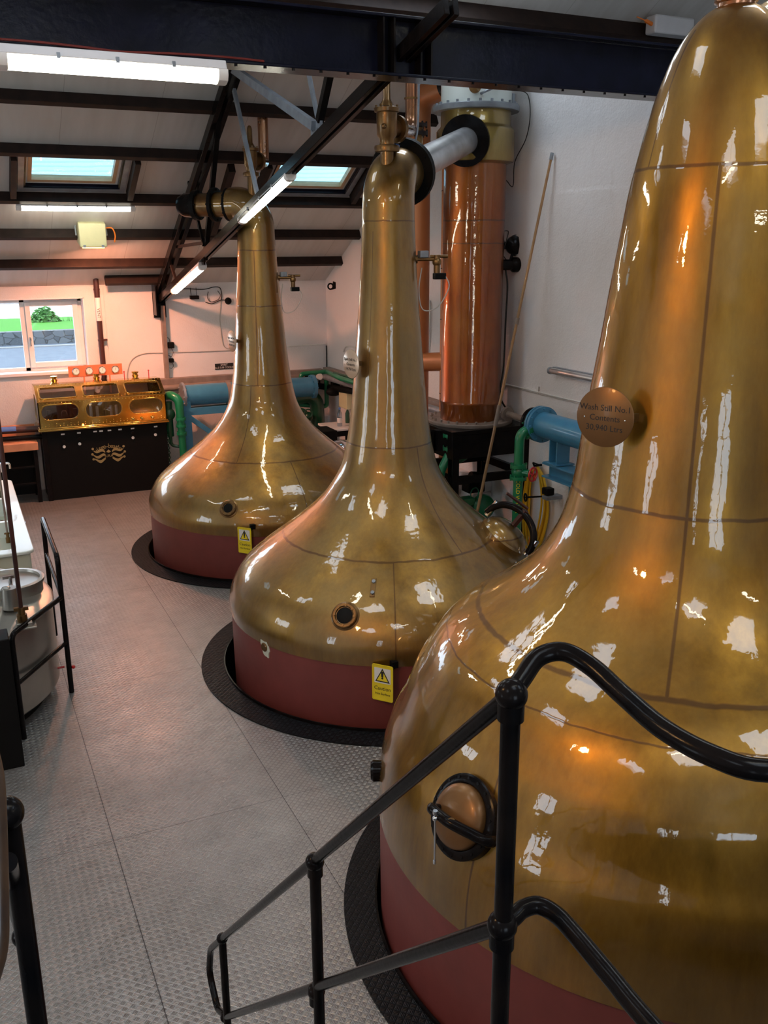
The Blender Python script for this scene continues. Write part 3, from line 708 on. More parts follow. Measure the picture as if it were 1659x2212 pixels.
# ================================================================= THE STILLS
P_SP = [(1.27, .46), (1.278, .55), (1.262, .62), (1.228, .70), (1.160, .80), (1.047, .90), (.917, 1.0), (.783, 1.1), (.660, 1.2), (.553, 1.3), (.473, 1.4), (.410, 1.5), (.366, 1.6), (.341, 1.7), (.321, 1.8), (.305, 1.9), (.293, 2.0), (.273, 2.2), (.256, 2.4), (.239, 2.6), (.222, 2.8), (.208, 3.0), (.200, 3.15), (.193, 3.3)]
P_WS = [(1.425, .56), (1.424, .66), (1.415, .76), (1.398, .85), (1.365, .95), (1.315, 1.05), (1.258, 1.2), (1.215, 1.28), (1.140, 1.4), (1.040, 1.5), (.900, 1.6), (.775, 1.7), (.682, 1.8), (.618, 1.9), (.575, 2.0), (.548, 2.1), (.528, 2.2), (.505, 2.4), (.478, 2.6), (.450, 2.8), (.425, 3.0), (.398, 3.2), (.370, 3.4), (.340, 3.55), (.318, 3.65), (.292, 3.75), (.262, 3.84), (.225, 3.93), (.175, 4.01), (.115, 4.07), (.05, 4.10), (.01, 4.105)]
def dense(P, n=5):
    v = smooth_path([Vector((r, 0, z)) for r, z in P], n); return [(max(.004, p.x), p.z) for p in v]
def prof_r(P, z):
    for (r0, z0_), (r1, z1_) in zip(P, P[1:]):
        if z0_ <= z <= z1_: return r0 + (r1 - r0) * (z - z0_) / (z1_ - z0_)
    return P[0][0] if z < P[0][1] else P[-1][0]
def still_hit(x, y, c, P):
    """where the line of sight through a pixel first meets the still; point and outward normal"""
    d = ray(x, y).normalized(); t_ = 0.3
    while t_ < 16:
        p = CAM + d * t_; r = math.hypot(p.x - c[0], p.y - c[1])
        if -.5 < p.z < P[-1][1] and r < prof_r(P, p.z): break
        t_ += .003
    dr = (prof_r(P, p.z + .02) - prof_r(P, p.z - .02)) / .04
    n = Vector(((p.x - c[0]) / r, (p.y - c[1]) / r, -dr)).normalized(); return p, n
def nvec(deg): a = math.radians(deg); return Vector((-math.sin(a), -math.cos(a), 0))

def make_still(i, P, mcu, zb, labels):
    cx, cyy = STILLS[i]; t = thing('pot_still', (cx, cyy, 0), labels, 'still', None)
    sk = MB(); R = P[0][0] - .004
    sk.lathe([(R - .02, -.95), (R - .005, .02), (R - .003, .2), (R - .002, zb)], (cx, cyy, 0), 128); build('skirt', sk, m_red, t)
    bd = MB(); bd.lathe(dense([(P[0][0] - .03, zb - .01)] + [(P[0][0] - .008, zb)] + P) if False else [(R - .03, zb - .02), (R, zb - .012)] + dense(P), (cx, cyy, 0), 144); build('copper_body', bd, mcu, t)
    return t
s3 = make_still(0, P_WS, m_still3, .59, 'nearest and largest copper pot still, right side, with black railing in front')
s2 = make_still(1, P_SP, m_still2, .50, 'middle copper pot still, pipe arm joining the tall condenser column')
s1 = make_still(2, P_SP, m_still1, .47, 'farthest copper pot still, under the lamp on the truss')
def ring_plate(i, label):
    cx, cyy = STILLS[i]; r0, r1 = HOLE[i], ROUT[i]
    t = thing('floor_ring', (cx, cyy, 0), label, 'floor ring')
    rg = MB(); rg.ringprism(circle(r1, 128), circle(r0, 128), Matrix.Translation((cx, cyy, 0)), 0, .010); build('ring_plate', rg, m_ringm, t)
    lip = MB(); lip.lathe([(r0 - .003, -.12), (r0 + .002, .0), (r0 + .002, .030), (r0 - .008, .030), (r0 - .012, -.12)], (cx, cyy, 0), 128, caps=False); build('lip', lip, m_steel, t)
ring_plate(0, 'black chequer plate ring in the floor round the nearest still')
ring_plate(1, 'black chequer plate ring in the floor round the middle still')
ring_plate(2, 'black chequer plate ring in the floor round the farthest still')

# swan necks and heads
def sweep(nm, pts, rs, mat, par, seg=48, n=6):
    v = smooth_path(pts, n); k = []
    for i in range(len(v)):
        f = i / n; j = min(int(f), len(rs) - 2); k.append(rs[j] + (rs[j + 1] - rs[j]) * (f - j))
    return build(nm, MB().tube(v, k, seg), mat, par)
def flange(par, c, n, R, th, mat=None, bolts=8, br=.010, nm='flange'):
    c = Vector(c); n = Vector(n).normalized(); q = MB(); q.cyl(c - n * th / 2, c + n * th / 2, R, seg=40)
    if bolts: q.bolts(frame(c + n * th / 2, n), R * .88, bolts, br, .014); q.bolts(frame(c - n * th / 2, -n), R * .88, bolts, br, .014)
    return build(nm, q, mat or m_matt, par)
# middle still: neck bends towards the condenser column
COLX, COLY = 4.75, 8.13
x2, y2 = STILLS[1]
dh = Vector((COLX - x2, COLY - y2, 0)).normalized()
FA = onx(888, 371, x2 + dh.x * .33)
d_ = ray(888, 371); tt_ = ((x2 + dh.x * .30) - CAM.x) / d_.x
FAp = Vector((x2, y2, 0)) + dh * .30; fz = CAM + d_ * tt_; FAp.z = fz.z
sweep('swan_neck', [(x2, y2, 3.28), (x2, y2, 3.40), Vector((x2, y2, 3.55)) + dh * .01, Vector((x2, y2, FAp.z - .06)) + dh * .08, FAp - dh * .12 + Vector((0, 0, -.01)), FAp],
      [.194, .190, .187, .182, .178, .175], m_still2, s2)
col_c = Vector((COLX, COLY, 0)) - dh * .37
ray_c = ray(1012, 303); q_ = CAM + ray_c * ((col_c.x - CAM.x) / ray_c.x); FB = Vector((col_c.x, col_c.y, q_.z))
adir = (FB - FAp).normalized()
flange(s2, FAp + adir * .01, adir, .245, .03, bolts=12, nm='neck_flange')
t = thing('lyne_arm', FAp, 'silver clad pipe arm from the middle still to the tall column', 'pipe')
build('pipe', MB().cyl(FAp + adir * .03, FB + adir * .12, .118, seg=48), m_galv, t)
build('seam_strip', MB().bar(FAp + adir * .03 + Vector((0, 0, -.118)), FB + Vector((0, 0, -.118)), .02, .006, (0, 0, 1)), m_brassd, t)
flange(t, FAp + adir * .045, adir, .245, .03, bolts=12)
flange(t, FB - adir * .0, adir, .225, .035, mat=m_steel, bolts=14, nm='column_flange')
# relief valve on top of the middle still
def relief_valve(par, base, s=1., d=1):
    b = Vector(base); v = MB()
    v.cyl(b + Vector((0, 0, -.10)) * s, b + Vector((0, 0, .22)) * s, .055 * s, seg=28); build('riser', v, m_brassd, par)
    v = MB(); v.lathe([(.045, .20), (.10, .205), (.105, .235), (.10, .25), (.06, .26), (.062, .30), (.082, .33), (.085, .50), (.10, .505), (.105, .535), (.06, .55), (.045, .58), (.032, .60), (.030, .76), (.022, .79), (.01, .80)],
                     M=Matrix.Translation(b) @ Matrix.Scale(s, 4), seg=36); build('relief_valve', v, m_brassd, par)
    v = MB(); sd = Vector((.8 * d, .5, 0)).normalized(); p = b + Vector((0, 0, .39 * s))
    v.cyl(p, p + sd * .15 * s, .07 * s, seg=28); v.cyl(p + sd * .12 * s, p + sd * .16 * s, .11 * s, seg=32); v.bolts(frame(b + Vector((0, 0, .535 * s)), (0, 0, 1)), .085 * s, 6, .008, .02)
    v.ball(p + Vector((-.06, -.07, 0)) * s, .022 * s, 12)
    build('valve_body', v, m_brassd, par)
    return p + sd * .16 * s
dv = ray(836, 385); pv = CAM + dv * ((y2 + -.03) / dv.y)
zt2 = pv.z; pv = Vector((pv.x, y2 - .03, zt2))
scv = 1.0
ve = relief_valve(s2, pv, .86)
bm_ = MB(); bm_.tube(smooth_path([FAp + Vector((-.07, -.02, .165)), FAp + Vector((-.02, -.01, .19)), FAp + Vector((.03, .02, .185))], 4), .02, 8); build('blue_band', bm_, m_bluebits, s2)
# bare copper vent pipe beside it
vx = ony(889, 240, 7.0); t = thing('vent_pipe', vx, 'bare copper vent pipe dropping from the beam behind the middle still valve', 'pipe')
zb_ = ony(893, 335, 7.0).z; zm = ony(889, 270, 7.0).z
q = MB(); q.tube(fillet([(vx.x, 7.0, 4.72), (vx.x, 7.0, zm - .05), Vector(ve) + Vector((.03, .1, .03))], .12, 8), .050, 20); build('pipe', q, m_pipecu, t)
flange(t, (vx.x, 7.0, ony(889, 213, 7.0).z), (0, 0, 1), .058, .012, m_brassd, 0, nm='collar')
t = thing('drain_pipe', (vx.x + .06, 7.45, zb_), 'short bronze pipe with square flanges below the copper vent pipe', 'pipe')
q = MB(); xq = ony(905, 300, 7.45); q.cyl((xq.x, 7.45, ony(905, 345, 7.45).z), (xq.x, 7.45, ony(905, 275, 7.45).z), .035, seg=18); build('pipe', q, m_brassd, t)
flange(t, (xq.x, 7.45, ony(905, 288, 7.45).z), (0, 0, 1), .075, .03, m_timber, 6, .008); flange(t, (xq.x, 7.45, ony(905, 270, 7.45).z), (0, 0, 1), .07, .025, m_timber, 6, .008)
q = MB(); vq = ony(904, 250, 6.93).x; q.tube(smooth_path([(vq, 6.93, 4.70), (vq, 6.93, zm + .15), (vq - .02, 6.92, zm - .08), (vq - .09, 6.91, zm - .22)], 6), .009, 8); build('conduit', q, m_grey, t)

# far still head: neck turns away to the left through flanged pipe
x1, y1_ = STILLS[2]
dl = Vector((-.73, .68, 0)).normalized()
dq = ray(513, 442); F1 = Vector((x1, y1_, 0)) + dl * .27; F1.z = (CAM + dq * (F1.y / dq.y)).z
sweep('swan_neck', [(x1, y1_, 3.28), (x1, y1_, 3.38), Vector((x1, y1_, 3.46)) + dl * .01, Vector((x1, y1_, F1.z - .05)) + dl * .08, F1 - dl * .10, F1], [.194, .19, .186, .178, .17, .165], m_still1, s1)
flange(s1, F1 + dl * .01, dl, .165, .035, nm='neck_flange', bolts=10)
t = thing('lyne_arm', F1 + dl * .03, 'bronze pipe arm leading away left from the head of the farthest still', 'pipe')
F2 = F1 + dl * .19; F3 = F2 + dl * .20
build('pipe', MB().cyl(F1 + dl * .03, F2, .125, seg=36), m_still1, t); flange(t, F2 - dl * .01, dl, .17, .035)
build('pipe', MB().cyl(F2, F3, .115, seg=36), m_brassd, t)
flange(t, F3, dl, .15, .05); build('end_cap', MB().lathe([(.125, 0), (.12, .12), (.09, .18), (.01, .20)], M=frame(F3 + dl * .02, dl), seg=32), m_steel, t)
pv1 = Vector((x1 - .03, y1_ - .02, F1.z + .10)); ve1 = relief_valve(s1, pv1, .80)
t = thing('vent_pipe', ve1, 'red copper vent pipe rising from the farthest still head to the roof', 'pipe')
tp = ony(557, 165, 10.0); q = MB(); q.tube(fillet([ve1, (tp.x, 9.9, ve1.z + .02), (tp.x, 9.9, ve1.z + .15), (tp.x + .0, 9.9, ony(557, 163, 9.9).z)], .05), .055, 20); build('pipe', q, m_pipecu, t)
flange(t, (tp.x, 9.9, ony(557, 195, 9.9).z), (0, 0, 1), .07, .02, m_timber, 0, nm='collar')

# near still: spigot on top and arm leading off right
x3, y3 = STILLS[0]
q = MB(); q.lathe([(.075, -.06), (.072, .0), (.082, .005), (.082, .03), (.045, .04), (.04, .35)], c=(x3 - .01, y3, 4.10), seg=32); build('vacuum_spigot', q, m_pipecu, s3)
sweep('swan_neck', [(x3 + .05, y3, 3.80), (x3 + .22, y3 - .03, 3.93), (x3 + .45, y3 - .05, 4.02), (x3 + .9, y3 - .1, 4.02), (x3 + 1.9, y3 - .2, 3.95)], [.20, .21, .20, .19, .18], m_still3, s3)

# nameplates
def plaque(par, i, deg, dist, z, R, lines, mat, label, at=None):
    cx, cyy = STILLS[i]; n = nvec(deg); c = Vector((cx, cyy, z)) + nvec(at or deg) * dist; M = frame(c, n)
    p = build('nameplate', MB().lathe([(R - .004, 0), (R, .002), (R, .006), (R - .003, .008)], M=M, seg=64), mat, par, label=label)
    q = MB(); k = R / .12
    for s_, sz, dy in lines: q = text_mb(q, s_, sz * k, M @ Matrix.Translation((0, dy * k, .0085)), .0006)
    build('lettering', q, m_ink, p, smooth=False)
    q = MB()
    for xx in (-.085 * k, .085 * k): q.ball(M @ Vector((xx, -.005 * k, .009)), .004 * k, 10)
    build('rivet', q, m_chrome, p)
    P = P_WS if i == 0 else P_SP; r = prof_r(P, z)
    a = Vector((cx, cyy, z)) + n * (r - .02); c1 = c - n * .0005
    if at: a = still_hit(1376, 902, STILLS[i], P)[0]; c1 = c + M.to_3x3() @ Vector((.085, 0, -.012))
    q = MB(); q.bar(a, c1, .02 if at else .03, .035); build('plate_bracket', q, m_brassd, par, bev=.002)
def plq_z(px, i, deg, dist):
    cx, cyy = STILLS[i]; n = nvec(deg); c = Vector((cx, cyy, 0)) + n * dist; d = ray(*px); return (CAM + d * (c.y / d.y)).z, (CAM + d * (c.x / d.x)).z
zp = [plq_z((1307, 891), 0, 61, .62), plq_z((763, 786), 1, 80, .33), plq_z((505, 737), 2, 81, .32)]
plaque(s3, 0, 62, .60, 2.535, .122, (('Wash Still No.1', .034, .036), ('Contents', .034, -.004), ('30,940 Ltrs', .034, -.044)), m_plaque, 'dull brass disc with black lettering, Wash Still No.1', at=81)
plaque(s2, 1, 80, .335, zp[1][0], .105, (('Spirit Still No.1', .032, .036), ('Contents', .034, -.004), ('14,750 Ltrs', .034, -.044)), m_plaque_pale, 'pale brass disc with black lettering')
plaque(s1, 2, 81, .325, zp[2][0], .108, (('Spirit Still No.2', .032, .036), ('Contents', .034, -.004), ('14,750 Ltrs', .034, -.044)), m_plaque_pale, 'pale disc with faint lettering')

# sight glasses
def sight_glass(par, i, px, P, R, r, nb):
    p, n = still_hit(*px, STILLS[i], P); M = frame(p - n * .006, n)
    f = build('sight_glass', MB().lathe([(R * 1.14, 0), (R * 1.14, .008), (R, .014), (R, .032), (R * .92, .038), (r * 1.18, .038), (r * 1.1, .030), (r, .028)], M=M, seg=48), m_brassd, par)
    q = MB(); q.bolts(M @ Matrix.Translation((0, 0, .034)), R * .80, nb, .010 if R > .08 else .007, .010); build('bolt_ring', q, m_brassd, f)
    build('dark_pane', MB().lathe([(r, .020), (r, .031), (r * .98, .0315)], M=M, seg=40), m_matt, f)
sight_glass(s2, 1, (746, 1331), P_SP, .088, .056, 8)
sight_glass(s1, 2, (494, 1099), P_SP, .082, .046, 8)
p, n = still_hit(806, 1270, STILLS[1], P_SP); M = frame(p, n)
sp_ = build('strap_plate', MB().box((0, 0, .003), (.035, .15, .010), M), m_brassd, s2, bev=.002)
q = MB(); q.bolts(M @ Matrix.Translation((0, .045, .008)), .001, 1, .014, .012); q.bolts(M @ Matrix.Translation((0, -.045, .008)), .001, 1, .014, .012); build('stud', q, m_grey, sp_)
# flaked paint patch exposing the inspection plug on the middle skirt
p, n = still_hit(573, 1397, STILLS[1], [(1.266, -.5), (1.266, .46)] + P_SP[1:]); M = frame(p, n)
q = MB(); rr = random.Random(5); q.prism([((.045 + .018 * rr.random()) * math.cos(a * PI / 8) * .75, (.07 + .025 * rr.random()) * math.sin(a * PI / 8)) for a in range(16)], M @ Matrix.Rotation(.3, 4, 'Z'), -.01, .007); pt_ = build('worn_patch', q, m_fibin, s2, smooth=False, label='flaked pale patch with a rough plug on the red skirt')
q = MB(); q.lathe([(.030, 0), (.034, .012), (.026, .018), (.01, .017)], M=M, seg=14); build('plug', q, m_brassd, pt_)

# big manhole low on the near still
p, n = still_hit(1008, 1765, STILLS[0], P_WS); M = frame(p, n)
mh = build('manhole_ring', MB().lathe([(.165, -.02), (.168, .030), (.150, .040), (.132, .038), (.128, .012)], M=M, seg=56), m_steel, s3)
q = MB(); q.bolts(M @ Matrix.Translation((0, 0, .034)), .152, 18, .007, .008); build('stud_ring', q, m_steel, mh)
build('manhole_cover', MB().lathe([(.128, .015), (.128, .05), (.122, .062), (.09, .078), (.04, .088), (.006, .090)], M=M, seg=48), m_plaque, mh)
def sc_pt(px, dist_off):   # point in the plane parallel to the manhole, dist_off in front
    d = ray(*px); o = M.translation + n * dist_off; t_ = (o - CAM).dot(n) / d.dot(n); return CAM + d * t_
q = MB(); A = sc_pt((930, 1745), .13); Bq = sc_pt((1045, 1815), .06); mid = (A + Bq) / 2 + n * .035
q.tube(smooth_path([A - n * .09, A - n * .01, A * .75 + Bq * .25 + n * .02, mid, A * .2 + Bq * .8 + n * .015, Bq, Bq - n * .05], 6), [.018] * 6 + [.022] * 26 + [.026] * 8, 14)
yk = build('yoke', q, m_steel, s3)
q = MB(); q.cyl(sc_pt((975, 1775), .08), sc_pt((975, 1775), .14), .016, seg=10); build('clamp_screw', q, m_brassd, yk)
q = MB(); A2 = sc_pt((940, 1768), .16); q.cyl(A2 + Vector((0, 0, .02)), A2 + Vector((0, 0, -.19)), .0042, seg=10); q.ball(A2 + Vector((0, 0, .0)), .012, 12); q.cyl(A2 + Vector((0, 0, .035)), A2 + Vector((0, 0, .02)), .010, seg=10); q.cyl(A2 + Vector((0, 0, -.19)), A2 + Vector((0, 0, -.205)), .0065, seg=10)
build('tommy_bar', q, m_chrome, yk)
# small fitting poking out left of the near still at floor level
p = onz(812, 1665, .25); t = thing('wall_valve', p, 'small dark round fitting peeping out left of the nearest still', 'valve')
p, n = still_hit(822, 1665, STILLS[0], P_WS)
bpy.data.objects.remove(t)
c2 = Vector((x3, y3, 0)); ddv = ray(812, 1665); best = min((( (CAM + ddv * k * .01) - Vector((x3, y3, (CAM + ddv * k * .01).z))).length, k) for k in range(150, 500)); pc = CAM + ddv * best[1] * .01
nn_ = (Vector((pc.x - x3, pc.y - y3, 0))).normalized(); M = frame(Vector((x3, y3, pc.z)) + nn_ * 1.40, nn_)
q = MB(); q.lathe([(.05, 0), (.052, .05), (.040, .062), (.01, .064)], M=M, seg=28); build('side_cap', q, m_steel, s3)

# manhole of the middle still on its far shoulder
pm, nm_ = still_hit(1085, 1163, STILLS[1], P_SP)
M = frame(pm - nm_ * .02, nm_)
mh = build('manhole_cover', MB().lathe([(.20, 0), (.205, .05), (.19, .065), (.185, .06), (.17, .10), (.12, .135), (.06, .15), (.006, .155)], M=M, seg=48), m_still2, s2)
o = M @ Vector((0, 0, .1)); sx = (M.to_3x3() @ Vector((1, 0, 0))); sy_ = (M.to_3x3() @ Vector((0, 1, 0)))
w_ = (sx * .45 + sy_ * .9).normalized(); arc = [o + w_ * (.235 * math.cos(a)) + nm_ * (-.02 + .20 * math.sin(a)) for a in [PI * k / 10 for k in range(11)]]
q = MB(); q.tube(smooth_path(arc, 3), .028, 12); yk = build('yoke', q, m_steel, s2)
for k_ in (1, 9): q = MB(); q.cyl(arc[k_] - nm_ * .08, arc[k_] + nm_ * .06, .022, seg=14); build('clamp_bolt', q, m_chrome, yk)
q = MB(); a_ = arc[5]; q.cyl(a_ - nm_ * .12, a_ + nm_ * .03, .028, seg=6); q.tube([a_ + nm_ * .05, a_ + nm_ * .05 + Vector((-.16, .05, .13))], .012, 8); build('clamp_handle', q, m_vent, yk)

# probes with small valves on the necks
def probe(par, i, pxa, label, s=1.):
    cx, cyy = STILLS[i]; d = ray(*pxa); r = prof_r(P_SP, 2.9)
    best = min(((Vector(((CAM + d * k * .01).x - cx, (CAM + d * k * .01).y - cyy, 0))).length, k) for k in range(400, 1300)); pc = CAM + d * best[1] * .01
    out = Vector((pc.x - cx, pc.y - cyy, 0)).normalized(); a = Vector((cx, cyy, pc.z)) + out * (prof_r(P_SP, pc.z) - .01)
    q = MB(); q.cyl(a, a + out * .14 * s, .014 * s, seg=12); q.cyl(a + out * .0, a + out * .02, .03, seg=16); pr_ = build('probe_stem', q, m_brassd, par)
    q = MB(); q.box(a + out * .06 * s + Vector((0, 0, .035 * s)), (.07 * s, .05 * s, .05 * s)); build('sensor_head', q, m_grey, pr_, bev=.006)
    q = MB(); q.cyl(a + out * .16 * s + Vector((0, 0, .03)), a + out * .16 * s + Vector((0, 0, -.10 * s)), .024 * s, seg=14); q.cyl(a + out * .11 * s + Vector((0, 0, .02)), a + out * .24 * s + Vector((0, 0, .02)), .012 * s, seg=10); q.ball(a + out * .16 * s + Vector((0, 0, -.02)), .034 * s, 12); build('valve', q, m_brassd, pr_)
    q = MB(); q.box(a + out * .18 * s + Vector((0, 0, -.12 * s)), (.09 * s, .05 * s, .045 * s)); build('solenoid', q, m_matt, pr_, bev=.005)
    q = MB(); q.tube(smooth_path([a + out * .22 * s + Vector((0, 0, -.11 * s)), a + out * .25 * s + Vector((0, 0, -.20 * s)), a + out * .17 * s + Vector((0, 0, -.34 * s)), a + out * .06 * s + Vector((0, 0, -.36 * s)), a + out * .03 * s + Vector((0, 0, -.22 * s)), a + out * .05 * s + Vector((0, 0, -.06))], 6), .0045, 6); build('flex', q, m_cablew, pr_)
probe(s2, 1, (897, 560), '', 1.0); probe(s1, 2, (602, 600), '', .98)

# caution signs on the skirts
def caution(i, px, deg, w, h, label):
    cx, cyy = STILLS[i]; p, n = still_hit(*px, STILLS[i], [(1.266, -.5), (1.266, .46)] + P_SP[1:])
    nn = nvec(deg); right = Vector((0, 0, 1)).cross(nn).normalized()
    c = p + n * .075 - right * (w * .55) ; c.z = p.z - h * .46
    M = frame(c, nn); t = thing('caution_sign', c - Vector((0, 0, h / 2)), label, 'sign')
    build('yellow_panel', MB().prism(rrect(w, h, .012), M, 0, .004), m_yel, t, smooth=False)
    build('white_panel', MB().prism(rrect(w * .78, h * .42, .004), M @ Matrix.Translation((0, h * .20, 0)), .0042, .0052), m_paper, t, smooth=False)
    q = MB(); T = lambda s_: [(-s_ * .5, -s_ * .43), (s_ * .5, -s_ * .43), (0, s_ * .5)]
    q.prism(T(w * .70), M @ Matrix.Translation((0, h * .20, 0)), .0054, .0062); tri = build('triangle', q, m_ink, t, smooth=False)
    build('triangle_face', MB().prism(T(w * .54), M @ Matrix.Translation((0, h * .193, 0)), .0064, .0070), m_yel, tri, smooth=False)
    q = MB(); q.prism([(-.007, .0), (.007, 0), (.010, .042), (-.010, .042)], M @ Matrix.Translation((0, h * .165, 0)), .0072, .0080); q.prism(circle(.0075, 12), M @ Matrix.Translation((0, h * .135, 0)), .0072, .0080)
    build('exclamation_mark', q, m_ink, t, smooth=False)
    q = MB(); text_mb(q, 'Caution', w * .25, M @ Matrix.Translation((0, -h * .16, .005)), .0004); text_mb(q, 'Hot Surface', w * .15, M @ Matrix.Translation((0, -h * .31, .005)), .0004); build('lettering', q, m_ink, t, smooth=False)
    q = MB(); q.ringprism(rrect(w, h, .012), rrect(w * .93, h * .95, .01), M, .004, .0065); build('raised_rim', q, m_yel, t, smooth=False)
    q = MB(); q.box(p + n * .02 + Vector((0, 0, .01)), (.045, .045, .045)); q.bar(p + n * .03, c + right * w * .42 - nn * .004 + Vector((0, 0, h * .44)), .014, .03); build('clip', q, m_matt, t, smooth=False)
caution(1, (851, 1434), 50, .155, .265, 'yellow caution sign on the skirt of the middle still')
caution(2, (546, 1139), 50, .155, .265, 'yellow caution sign on the skirt of the farthest still')
# ================================================================= CONDENSER COLUMN AND ITS STAND
cx, cyy = COLX, COLY
colz = lambda y: (lambda d: (CAM + d * ((COLY - .0) / d.y)).z)(ray(1020, y))
zt, zc0, zb0 = colz(243), colz(352), 1.50
t = thing('condenser_column', (cx, cyy, zb0), 'tall copper condenser column, upper collar brassy, standing on the black steel stand', 'condenser')
q = MB(); q.lathe([(.300, zb0), (.302, zb0 + .16), (.306, zb0 + .17), (.306, zb0 + .20), (.300, zb0 + .21), (.299, zc0)], (cx, cyy, 0), 96)
o = build('copper_shell', q, m_column, t)
q = MB(); q.lathe([(.300, zc0 - .02), (.36, zc0), (.37, zc0 + .02), (.37, zt - .17), (.355, zt - .15), (.335, zt - .13), (.33, zt - .12), (.33, zt)], (cx, cyy, 0), 96); build('collar', q, m_brasscol, t)
q = MB(); q.lathe([(.40, zt), (.405, zt + .01), (.405, zt + .045), (.40, zt + .05)], (cx, cyy, 0), 64); q.bolts(Matrix.Translation((cx, cyy, zt + .045)), .375, 22, .013, .03); build('top_flange', q, m_grey, t)
q = MB(); q.lathe([(.33, zt + .05), (.33, zt + .36), (.30, zt + .45), (.2, zt + .53), (.01, zt + .56)], (cx, cyy, 0), 64); build('white_dome', q, m_fibre, t, label='white painted dome on top of the column')
n = (CAM - Vector((cx, cyy, 0))); n.z = 0; n.normalize(); n = (Matrix.Rotation(math.radians(-2), 3, 'Z') @ n)
p = Vector((cx, cyy, colz(196) - .02)) + n * .33; M = frame(p, n)
q = MB(); q.lathe([(.025, -.02), (.025, .04), (.055, .045), (.055, .075), (.022, .078), (.022, .05)], M=M, seg=28); q.bolts(M @ Matrix.Translation((0, 0, .075)), .042, 6, .006, .01); build('nozzle', q, m_brassd, t)
q = MB(); q.lathe([(.43, zb0 - .03), (.435, zb0 - .02), (.435, zb0), (.43, zb0 + .005)], (cx, cyy, 0), 64); q.bolts(Matrix.Translation((cx, cyy, zb0)), .395, 26, .013, .03); build('base_flange', q, m_trunk, t)
q = MB(); q.tube(smooth_path([Vector((cx, cyy, zt + .12)) + n * .33 + Vector((.05, -.02, 0)), Vector((cx, cyy, zt + .13)) + n * .42 + Vector((.1, -.05, 0)), Vector((cx, cyy, zt + .20)) + n * .40 + Vector((.28, -.05, 0)), Vector((cx + .42, cyy - .2, zt + .26))], 5), .012, 8)
q.cyl((cx + .30, cyy - .16, zt + .05), (cx + .30, cyy - .16, zt + .16), .022, seg=10); build('small_pipework', q, m_grey, t)
q = MB(); q.bolts(Matrix.Translation((0, 0, 0)), .0001, 1, .0001, .0001)
q = MB()
for pts in ([(1118, 195), (1140, 205), (1145, 250), (1136, 300), (1112, 350), (1108, 402)], ):
    q.tube(smooth_path([onx(*p_, XR - .02) for p_ in pts] + [onx(1094, 390, XR - .02)], 6), .0045, 6)
build('loose_wire', q, m_cable, label='thin black wire hanging loose on the right wall by the column top', cat='wire')
# stand
ZP = zb0 - .03
t = thing('column_stand', (cx, cyy, 0), 'black welded steel stand carrying the copper condenser column', 'stand')
q = MB(); q.prism([(-.46, -.46), (.46, -.46), (.46, .46), (-.46, .46)], Matrix.Translation((cx, cyy, 0)), ZP - .04, ZP); build('top_plate', q, m_steel, t, bev=.004)
for (a, b) in (((cx - .44, cyy - .42), (cx + .44, cyy - .42)), ((cx - .44, cyy + .42), (cx + .44, cyy + .42)), ((cx - .42, cyy - .44), (cx - .42, cyy + .44)), ((cx + .42, cyy - .44), (cx + .42, cyy + .44))):
    q = MB(); q.bar((*a, ZP - .16), (*b, ZP - .16), .05, .24); build('apron', q, m_steel, t, bev=.004)
for dx in (-.41, .41):
    for dy in (-.41, .41):
        q = MB(); q.bb((cx + dx - .035, cyy + dy - .05, 0), (cx + dx + .035, cyy + dy - .035, ZP - .04)); q.bb((cx + dx - .035, cyy + dy + .035, 0), (cx + dx + .035, cyy + dy + .05, ZP - .04)); q.bb((cx + dx - .006, cyy + dy - .04, 0), (cx + dx + .006, cyy + dy + .04, ZP - .04)); build('leg', q, m_steel, t)
for (a, b) in (((cx - .41, cyy - .41), (cx + .41, cyy - .41)), ((cx - .41, cyy + .41), (cx + .41, cyy + .41)), ((cx - .41, cyy - .41), (cx - .41, cyy + .41)), ((cx + .41, cyy - .41), (cx + .41, cyy + .41))):
    q = MB(); q.bar((*a, ZP - .50), (*b, ZP - .50), .05, .08); build('crossbar', q, m_steel, t, bev=.003)
q = MB(); q.bb((cx - 1.3, cyy - .1, ZP - .26), (cx - .46, cyy + .0, ZP - .05)); build('outrigger', q, m_steel, t, bev=.004)
# green drain bends beneath the plate
def green_bend(pts, r, fl_, label, mat=None, fr=None):
    t = thing('green_pipe', pts[0], label, 'pipe'); build('pipe', MB().tube(fillet(pts, r * 2.2, 8), r, 20), mat or m_green, t)
    for c, n_ in fl_: flange(t, c, n_, r * 1.9, .03, mat or m_green, 6, .008)
    return t
a = ony(975, 905, cyy - .3); green_bend([(a.x, a.y, ZP - .02), (a.x, a.y, ZP - .22), (a.x - .13, a.y - .02, ZP - .42), (a.x - .13, a.y - .02, ZP - .62)], .042, [((a.x, a.y, ZP - .06), (0, 0, 1)), ((a.x, a.y, ZP - .19), (0, 0, 1))], 'green painted drain bend under the left edge of the column stand')
a = ony(1014, 975, cyy); green_bend([(a.x + .1, a.y + .1, ZP - .02), (a.x + .1, a.y + .1, a.z + .06), (a.x - .05, a.y, a.z - .06), (a.x - .3, a.y, a.z - .12)], .038, [], 'green painted bend behind the middle of the column stand')

